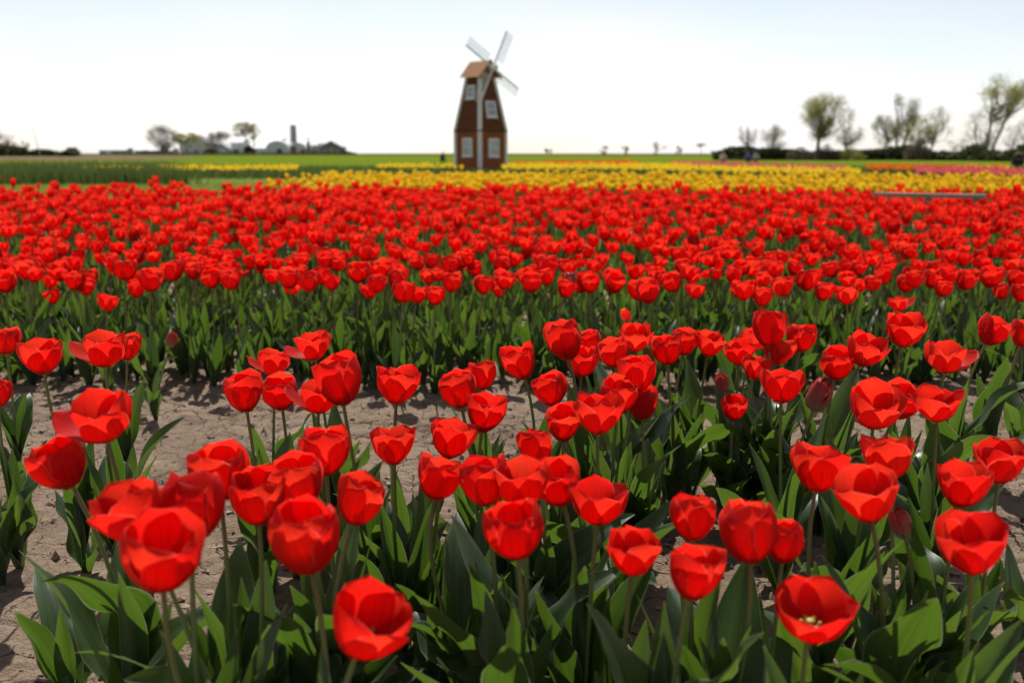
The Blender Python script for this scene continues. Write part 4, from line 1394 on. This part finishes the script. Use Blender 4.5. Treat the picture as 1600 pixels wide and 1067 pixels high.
leaf_mass('shrub', 1405, 1440, HD - 9, HD - 9, lambda a: 3.0 - abs(a - 1424) * 0.1, 1000, M_bush_leaf, 'tall brown shrub in the close group of four trees', 'shrub', 0.13)
leaf_mass('shrub', 1300, 1338, HD - 7, HD - 7, lambda a: 1.8 - abs(a - 1318) * 0.05, 800, M_tree_leaf, 'olive shrub right of the broad-crowned tree', 'shrub', 0.12)
# left: tree line and hedge
DL = 330.0
pl = DL / FPX
leaf_mass('hedge', -40, 52, DL, DL, lambda a: 4.4 - a * 0.03, 2600, M_hedge_leaf, 'dark bushy tree line at the left picture edge', 'hedge', 0.5, None, 5)
leaf_mass('hedge', 48, 130, DL, DL + 20, lambda a: 1.3 + 1.0 * abs(math.sin(a * 0.06)), 2600, M_hedge_leaf, 'low green hedge right of the dark tree line at left', 'hedge', 0.42, None, 4)
leaf_mass('shrub', 105, 130, DL - 20, DL - 20, lambda a: 2.2 - abs(a - 118) * 0.12, 700, M_hedge_leaf, 'round dark green shrub left of the dark truck', 'shrub', 0.35)
tree(5, DL - 10, 42, 56, 'bare reddish tree at the left picture edge', 'trees of the left horizon', M_bush_leaf, 61, 0.2, 2850, 0.17)
tree(34, DL, 24, 22, 'small bare tree right of the dark tree line', 'trees of the left horizon', M_tree_grey, 62, 0.25, 665, 0.14, 0, 1, 12)
tree(53, DL, 24, 16, 'thin bare tree left of the leaning mast', 'trees of the left horizon', M_tree_grey, 63, 0.3, 418, 0.13, 0, 1, 10)
x0, y0 = (76 - 800) / FPX * 300, 300
b = MB(); b.tube([(0, 0, 0), (-0.8, 0, 4), (-1.7, 0, 8.3)], [0.13, 0.11, 0.07], 8)
mast = add('mast', b.mesh('mast', M_metal_roof, True), None, (x0, y0, 0)); tag(mast, 'thin grey mast leaning left above the hedge at left', 'mast')
b = MB(); b.box(-0.5, 0.5, -0.05, 0.05, -0.05, 0.05)
add('cross_arm', b.mesh('cross_arm', M_metal_roof), mast, (-1.62, 0, 8.0))

# ------------------------------------------------------------------ farm on the horizon
FD = 560.0
pf = FD / FPX
FZ = 0.45


def fx(u):
    return (u - 800) * pf


def barn(name, u0, u1, v_eave, v_top, depth, wall, roof, label, along=True, dy=0.0, doors=(), windows=(), cat='building', vb=241.5):
    """gabled building; along=True: ridge parallel to the picture"""
    w = (u1 - u0) * pf; he = (vb - v_eave) * pf; ht = (vb - v_top) * pf
    root = empty(name, (fx((u0 + u1) / 2), FD + dy, FZ)); tag(root, label, cat)
    b = MB()
    if along:
        prof = [(0, 0), (depth, 0), (depth, he), (depth / 2, ht - 0.2), (0, he)]
        b.prism([(-w / 2, y, z) for y, z in prof], [(w / 2, y, z) for y, z in prof])
    else:
        prof = [(-w / 2, 0), (w / 2, 0), (w / 2, he), (0, ht - 0.2), (-w / 2, he)]
        b.prism([(x, 0, z) for x, z in prof], [(x, depth, z) for x, z in prof])
    add('wall', b.mesh('wall', wall), root)
    b = MB(); e = 0.5; th = 0.25
    if along:
        for s in (0, 1):
            ya, yb = (-e, depth / 2) if s == 0 else (depth + e, depth / 2)
            za = he - e * (ht - he) / (depth / 2)
            b.prism([(-w / 2 - e, ya, za), (w / 2 + e, ya, za), (w / 2 + e, yb, ht), (-w / 2 - e, yb, ht)], [(-w / 2 - e, ya, za + th), (w / 2 + e, ya, za + th), (w / 2 + e, yb, ht + th), (-w / 2 - e, yb, ht + th)])
    else:
        for s in (-1, 1):
            za = he - e * (ht - he) / (w / 2)
            b.prism([(s * (w / 2 + e), -e, za), (s * (w / 2 + e), depth + e, za), (0, depth + e, ht), (0, -e, ht)], [(s * (w / 2 + e), -e, za + th), (s * (w / 2 + e), depth + e, za + th), (0, depth + e, ht + th), (0, -e, ht + th)])
    add('roof', b.mesh('roof', roof), root)
    for (du, wd, hd, mt) in doors:
        b = MB(); b.box(-wd / 2, wd / 2, -0.08, 0.05, 0, hd)
        add('door', b.mesh('door', mt), root, (du * w / 2, 0, 0))
    for (du, zc, ww, wh) in windows:
        b = MB(); b.box(-ww / 2, ww / 2, -0.06, 0.05, -wh / 2, wh / 2)
        wo = add('window', b.mesh('window', M_white), root, (du * w / 2, 0, zc))
        b = MB(); b.box(-ww / 2 + 0.12, ww / 2 - 0.12, -0.09, -0.061, -wh / 2 + 0.12, wh / 2 - 0.12)
        add('pane', b.mesh('pane', M_glass), wo)
    return root


barn('shed', 155, 196, 235.5, 231.5, 12, M_barn_grey, M_metal_roof, 'long low pale grey shed right of the dark truck', True, 10, [(-0.3, 3, 2.2, M_barn_white)])
barn('shed', 200, 258, 236.0, 231.5, 14, M_barn_grey, M_metal_roof, 'long grey-brown shed left of the bare dark tree', True, 20, [(0.3, 3.5, 2.4, M_barn_tan), (-0.4, 3.5, 2.4, M_barn_red)])
barn('farmhouse', 279, 326, 226, 212, 14, M_barn_white, M_slate, 'white farmhouse with a dark grey gable roof behind a yellow-green tree', False, 12, [(0.1, 1.4, 2.3, M_slate)], [(-0.55, 1.9, 1.1, 1.5), (0.55, 1.9, 1.1, 1.5), (-0.3, 4.8, 1.1, 1.5), (0.3, 4.8, 1.1, 1.5)])
barn('shed', 346, 376, 235, 226, 12, M_barn_grey, M_metal_roof, 'low grey shed with a pale roof under the round grey tree', False, -8, [(0, 3.2, 2.6, M_barn_white)])
barn('barn', 372, 389, 224, 216.5, 16, M_barn_white, M_bright_roof, 'tall narrow white barn with a dazzling roof left of the dark bushes', True, -4, [(0, 2.4, 2.6, M_slate)], [(-0.5, 4.6, 0.9, 1.1), (0.5, 4.6, 0.9, 1.1)])
barn('barn', 392, 431, 224, 215.5, 20, M_barn_white, M_bright_roof, 'long white barn with a dazzling roof behind the dark bushes', True, 20)
barn('barn', 404, 428, 232.5, 225, 12, M_barn_white, M_bright_roof, 'lower white annexe with a bright roof in front of the long barn', True, 2)


def quonset(u0, u1, v_top, depth, label, dy, doors):
    w = (u1 - u0) * pf; ht = (241.5 - v_top) * pf
    root = empty('arched_shed', (fx((u0 + u1) / 2), FD + dy, FZ)); tag(root, label, 'building')
    prof = [(w / 2 * math.cos(a), ht * (0.28 + 0.72 * math.sin(a))) for a in np.linspace(0, math.pi, 15)]
    prof = [(w / 2, 0)] + prof + [(-w / 2, 0)]
    b = MB(); b.prism([(x, 0, z) for x, z in prof], [(x, depth, z) for x, z in prof])
    add('shell', b.mesh('shell', M_metal_roof), root)
    for (du, wd, hd, mt) in doors:
        b = MB(); b.box(-wd / 2, wd / 2, -0.1, 0.05, 0, hd)
        add('door', b.mesh('door', mt), root, (du * w / 2, 0, 0))


quonset(421, 458, 221, 20, 'pale grey arched shed with a dark opening in front of the silo', 0, [(0.2, 2.6, 2.8, M_tyre)])
quonset(452, 482, 223.5, 18, 'pale grey arched shed with a faded red door right of the silo', 6, [(-0.45, 3.5, 4.5, M_barn_red), (0.6, 3.0, 2.6, M_barn_red)])
quonset(481, 500, 227, 14, 'small pale arched shed beside the thin chimney', 12, [(0, 2.0, 2.4, M_barn_red)])
barn('shed', 498, 513, 229, 225, 10, M_barn_grey, M_slate, 'small dark grey shed between chimney and slate barn', True, 8)
barn('barn', 509, 540, 230, 221.5, 16, M_barn_blue, M_metal_roof, 'slate blue barn with a pale roof and a tan door at the farm end', False, -4, [(0.0, 3.0, 3.2, M_barn_tan)], [(-0.6, 2.0, 0.9, 0.9), (0.6, 2.0, 0.9, 0.9)])
# silo
silo = empty('silo', (fx(447.5), FD + 30, FZ)); tag(silo, 'tall dark grey silo with a domed top behind the arched sheds', 'silo')
rs = 5.0 * pf; hs = 44.0 * pf
b = MB(); b.tube([(0, 0, 0), (0, 0, hs)], rs, 20); add('shell', b.mesh('shell', M_silo, True), silo)
b = MB(); b.tube([(0, 0, hs - 0.05), (0, 0, hs + rs * 0.45), (0, 0, hs + rs * 0.75), (0, 0, hs + rs * 0.85)], [rs * 1.03, rs * 0.82, rs * 0.45, 0.05], 20); add('dome', b.mesh('dome', M_metal_roof, True), silo)
for k in range(1, 9):
    b = MB(); b.tube([(0, 0, hs * k / 9 - 0.06), (0, 0, hs * k / 9 + 0.06)], rs * 1.015, 20, cap=False); add('hoop', b.mesh('hoop', M_silo, True), silo)
b = MB(); b.box(-0.25, 0.25, -rs - 0.35, -rs, 0, hs); add('chute', b.mesh('chute', M_metal_roof), silo)
ch = empty('chimney', (fx(493.5), FD - 10, FZ)); tag(ch, 'thin dark red chimney stack right of the arched sheds', 'chimney')
b = MB(); b.box(-0.8, 0.8, -0.8, 0.8, 0, 6.2); add('stack', b.mesh('stack', M_barn_red), ch)
b = MB(); b.tube([(0, 0, 6.21), (0, 0, 9.3)], [0.35, 0.3], 10); add('flue', b.mesh('flue', M_silo, True), ch)
b = MB(); b.box(-0.95, 0.95, -0.95, 0.95, 5.9, 6.2); add('cornice', b.mesh('cornice', M_barn_red), ch)

GF = 'trees around the farm'
tree(266, FD - 6, 46, 50, 'big dark bare tree left of the white farmhouse', GF, M_bush_leaf, 71, 0.10, 4940, 0.24, 0, 2, 26, 0.7)
tree(301, FD - 6, 33, 42, 'yellow-green tree in front of the white farmhouse', GF, M_tree_leaf, 72, 0.55, 2470, 0.28)
tree(352, FD + 2, 36, 38, 'round greyish tree right of the farmhouse', GF, M_bush_leaf, 73, 0.15, 4370, 0.26)
tree(387, FD + 50, 49, 36, 'tall grey-green tree behind the dazzling barn roofs', GF, M_tree_grey, 74, 0.55, 2850, 0.28)
tree(405, FD + 55, 47, 20, 'thinner grey-green tree behind the long white barn', GF, M_tree_grey, 75, 0.5, 1140, 0.25, 0, 1, 12)
leaf_mass('shrub', 389, 406, FD - 10, FD - 10, lambda a: 5.4 - abs(a - 396) * 0.25, 1300, M_hedge_leaf, 'dark bushes between the narrow and the long white barn', 'shrub', 0.4, None, 2)
leaf_mass('shrub', 328, 346, FD - 10, FD - 10, lambda a: 4.2 - abs(a - 337) * 0.2, 900, M_bush_leaf, 'dark brown bushes right of the farmhouse', 'shrub', 0.4, None, 2)
leaf_mass('shrub', 538, 562, FD, FD, lambda a: 3.2 - (a - 538) * 0.1, 700, M_hedge_leaf, 'low dark bushes at the right end of the farm', 'shrub', 0.4, None, 2)
leaf_mass('hedge', 190, 560, FD - 22, FD - 22, lambda a: 0.9 + 0.5 * abs(math.sin(a * 0.13)), 2600, M_bush_leaf, 'thin brown hedge line along the foot of the farm', 'hedge', 0.35, None, 2, 0.2, False)

# dark truck on the farm road
truck = empty('truck', (fx(145), FD - 15, FZ)); tag(truck, 'dark blue box truck parked at the left end of the farm sheds', 'truck')
b = MB(); b.box(-3.0, 1.6, -1.2, 1.2, 1.0, 3.6); add('cargo_box', b.mesh('cargo_box', M_dark_paint), truck)
b = MB(); b.prism([(1.7, -1.1, 0.6), (3.7, -1.1, 0.6), (3.7, -1.1, 1.7), (3.1, -1.1, 2.7), (1.7, -1.1, 2.7)], [(1.7, 1.1, 0.6), (3.7, 1.1, 0.6), (3.7, 1.1, 1.7), (3.1, 1.1, 2.7), (1.7, 1.1, 2.7)]); add('cab', b.mesh('cab', M_barn_white), truck)
b = MB(); b.box(2.0, 3.0, -1.13, -1.105, 1.75, 2.5); add('side_window', b.mesh('side_window', M_glass), truck)
b = MB(); b.box(-3.0, 3.4, -0.5, 0.5, 0.55, 0.95); add('chassis', b.mesh('chassis', M_tyre), truck)
for xx in (-2.0, 2.7):
    for sy in (-1, 1):
        b = MB(); b.tube([(0, -0.15, 0), (0, 0.15, 0)], 0.48, 14); wo = add('wheel', b.mesh('wheel', M_tyre), truck, (xx, sy * 1.0, 0.48))
        b = MB(); b.tube([(0, -0.17, 0), (0, 0.17, 0)], 0.25, 10); add('rim', b.mesh('rim', M_metal_roof), wo)

# ------------------------------------------------------------------ people in the far beds


def person_mat(name, top, legs, hair, hz, wz):
    m, nt, bs, out = new_mat(name)
    tc = nt.nodes.new('ShaderNodeTexCoord'); sep = nt.nodes.new('ShaderNodeSeparateXYZ'); nt.links.new(tc.outputs['Object'], sep.inputs['Vector'])
    mp = nt.nodes.new('ShaderNodeMapRange'); mp.inputs['From Max'].default_value = 2.0; nt.links.new(sep.outputs['Z'], mp.inputs['Value'])
    r = ramp(nt, [(0.0, (0.03, 0.03, 0.03)), (0.05, legs), (wz / 2, top), (hz / 2, (0.45, 0.28, 0.20)), ((hz + 0.13) / 2, hair)])
    r.color_ramp.interpolation = 'CONSTANT'
    nt.links.new(mp.outputs['Result'], r.inputs['Fac']); nt.links.new(r.outputs['Color'], bs.inputs['Base Color'])
    bs.inputs['Roughness'].default_value = 0.8
    return m


def person(loc, rz, pose, label, top, legs, hair):
    J = {}
    if pose == 'stand':
        J = dict(pelvis=(0, 0, 0.95, 0.14), belly=(0, 0, 1.12, 0.14), chest=(0, 0, 1.33, 0.16), neck=(0, 0.01, 1.50, 0.06), head=(0, 0.0, 1.64, 0.10), crown=(0, 0, 1.72, 0.085),
                 hl=(-0.10, 0, 0.88, 0.10), kl=(-0.11, -0.03, 0.50, 0.07), al=(-0.11, 0.02, 0.09, 0.045), tl=(-0.12, -0.16, 0.04, 0.04),
                 hr=(0.10, 0, 0.88, 0.10), kr=(0.11, -0.02, 0.50, 0.07), ar=(0.11, 0.04, 0.09, 0.045), tr=(0.12, -0.14, 0.04, 0.04),
                 sl=(-0.19, 0, 1.40, 0.07), el=(-0.25, 0.03, 1.13, 0.05), wl=(-0.20, -0.14, 0.96, 0.04), fl=(-0.18, -0.22, 0.94, 0.035),
                 sr=(0.19, 0, 1.40, 0.07), er=(0.25, 0.03, 1.13, 0.05), wr=(0.20, -0.14, 0.96, 0.04), fr=(0.18, -0.22, 0.94, 0.035))
        hz, wz = 1.50, 0.93
    else:   # crouching over the flowers
        J = dict(pelvis=(0, 0.10, 0.36, 0.15), belly=(0, 0.02, 0.52, 0.15), chest=(0, -0.08, 0.72, 0.16), neck=(0, -0.14, 0.87, 0.06), head=(0, -0.19, 0.99, 0.10), crown=(0, -0.20, 1.07, 0.085),
                 hl=(-0.11, 0.06, 0.34, 0.11), kl=(-0.17, -0.30, 0.46, 0.075), al=(-0.14, -0.06, 0.09, 0.05), tl=(-0.15, -0.24, 0.04, 0.04),
                 hr=(0.11, 0.06, 0.34, 0.11), kr=(0.17, -0.30, 0.46, 0.075), ar=(0.14, -0.06, 0.09, 0.05), tr=(0.15, -0.24, 0.04, 0.04),
                 sl=(-0.19, -0.08, 0.78, 0.07), el=(-0.24, -0.26, 0.58, 0.05), wl=(-0.15, -0.46, 0.58, 0.04), fl=(-0.12, -0.54, 0.57, 0.035),
                 sr=(0.19, -0.08, 0.78, 0.07), er=(0.24, -0.26, 0.58, 0.05), wr=(0.15, -0.46, 0.58, 0.04), fr=(0.12, -0.54, 0.57, 0.035))
        hz, wz = 0.87, 0.45
    E = [('pelvis', 'belly'), ('belly', 'chest'), ('chest', 'neck'), ('neck', 'head'), ('head', 'crown'), ('pelvis', 'hl'), ('hl', 'kl'), ('kl', 'al'), ('al', 'tl'), ('pelvis', 'hr'), ('hr', 'kr'), ('kr', 'ar'), ('ar', 'tr'),
         ('chest', 'sl'), ('sl', 'el'), ('el', 'wl'), ('wl', 'fl'), ('chest', 'sr'), ('sr', 'er'), ('er', 'wr'), ('wr', 'fr')]
    names = list(J)
    me = bpy.data.meshes.new('person')
    me.from_pydata([J[n][:3] for n in names], [(names.index(a), names.index(c)) for a, c in E], [])
    me.update()
    o = add('person', me, None, loc, (0, 0, rz))
    sk = o.modifiers.new('skin', 'SKIN'); sk.use_smooth_shade = True
    for i, n in enumerate(names):
        me.skin_vertices[0].data[i].radius = (J[n][3], J[n][3])
        me.skin_vertices[0].data[i].use_root = (n == 'pelvis')
    ss = o.modifiers.new('subdivision', 'SUBSURF'); ss.levels = 1; ss.render_levels = 1
    dg = bpy.context.evaluated_depsgraph_get()
    m2 = bpy.data.meshes.new_from_object(o.evaluated_get(dg))
    o.modifiers.clear(); o.data = m2
    m2.materials.clear(); m2.materials.append(person_mat('clothes', top, legs, hair, hz, wz))
    for p_ in m2.polygons: p_.use_smooth = True
    tag(o, label, 'person', 'people in the far beds')
    return o


def pl_at(u, d):
    return ((u - 800) / FPX * d, d, 0.01)


person(pl_at(693, 92), 0.4, 'crouch', 'person in dark blue crouching in the field left of the windmill', (0.02, 0.03, 0.09), (0.02, 0.02, 0.035), (0.02, 0.015, 0.01))
person(pl_at(1163, 88), -0.3, 'crouch', 'person in purple crouching beyond the pink strip under the slim bare tree', (0.13, 0.09, 0.32), (0.04, 0.04, 0.08), (0.05, 0.03, 0.02))
person(pl_at(1173, 90), 0.5, 'crouch', 'person in a pale top crouching right beside the one in purple', (0.45, 0.40, 0.38), (0.10, 0.10, 0.16), (0.06, 0.04, 0.02))
person(pl_at(1123, 80), 0.2, 'crouch', 'person in pale pink crouching behind the pink strip', (0.65, 0.42, 0.40), (0.5, 0.4, 0.38), (0.30, 0.22, 0.12))
person(pl_at(1574, 58), 0.3, 'crouch', 'person in black crouching among the beds at the right edge', (0.018, 0.010, 0.014), (0.012, 0.012, 0.014), (0.01, 0.008, 0.008))
person(pl_at(1582, 60), -0.6, 'crouch', 'person with a dark red top crouching beside the one in black', (0.06, 0.010, 0.018), (0.015, 0.015, 0.02), (0.012, 0.01, 0.008))
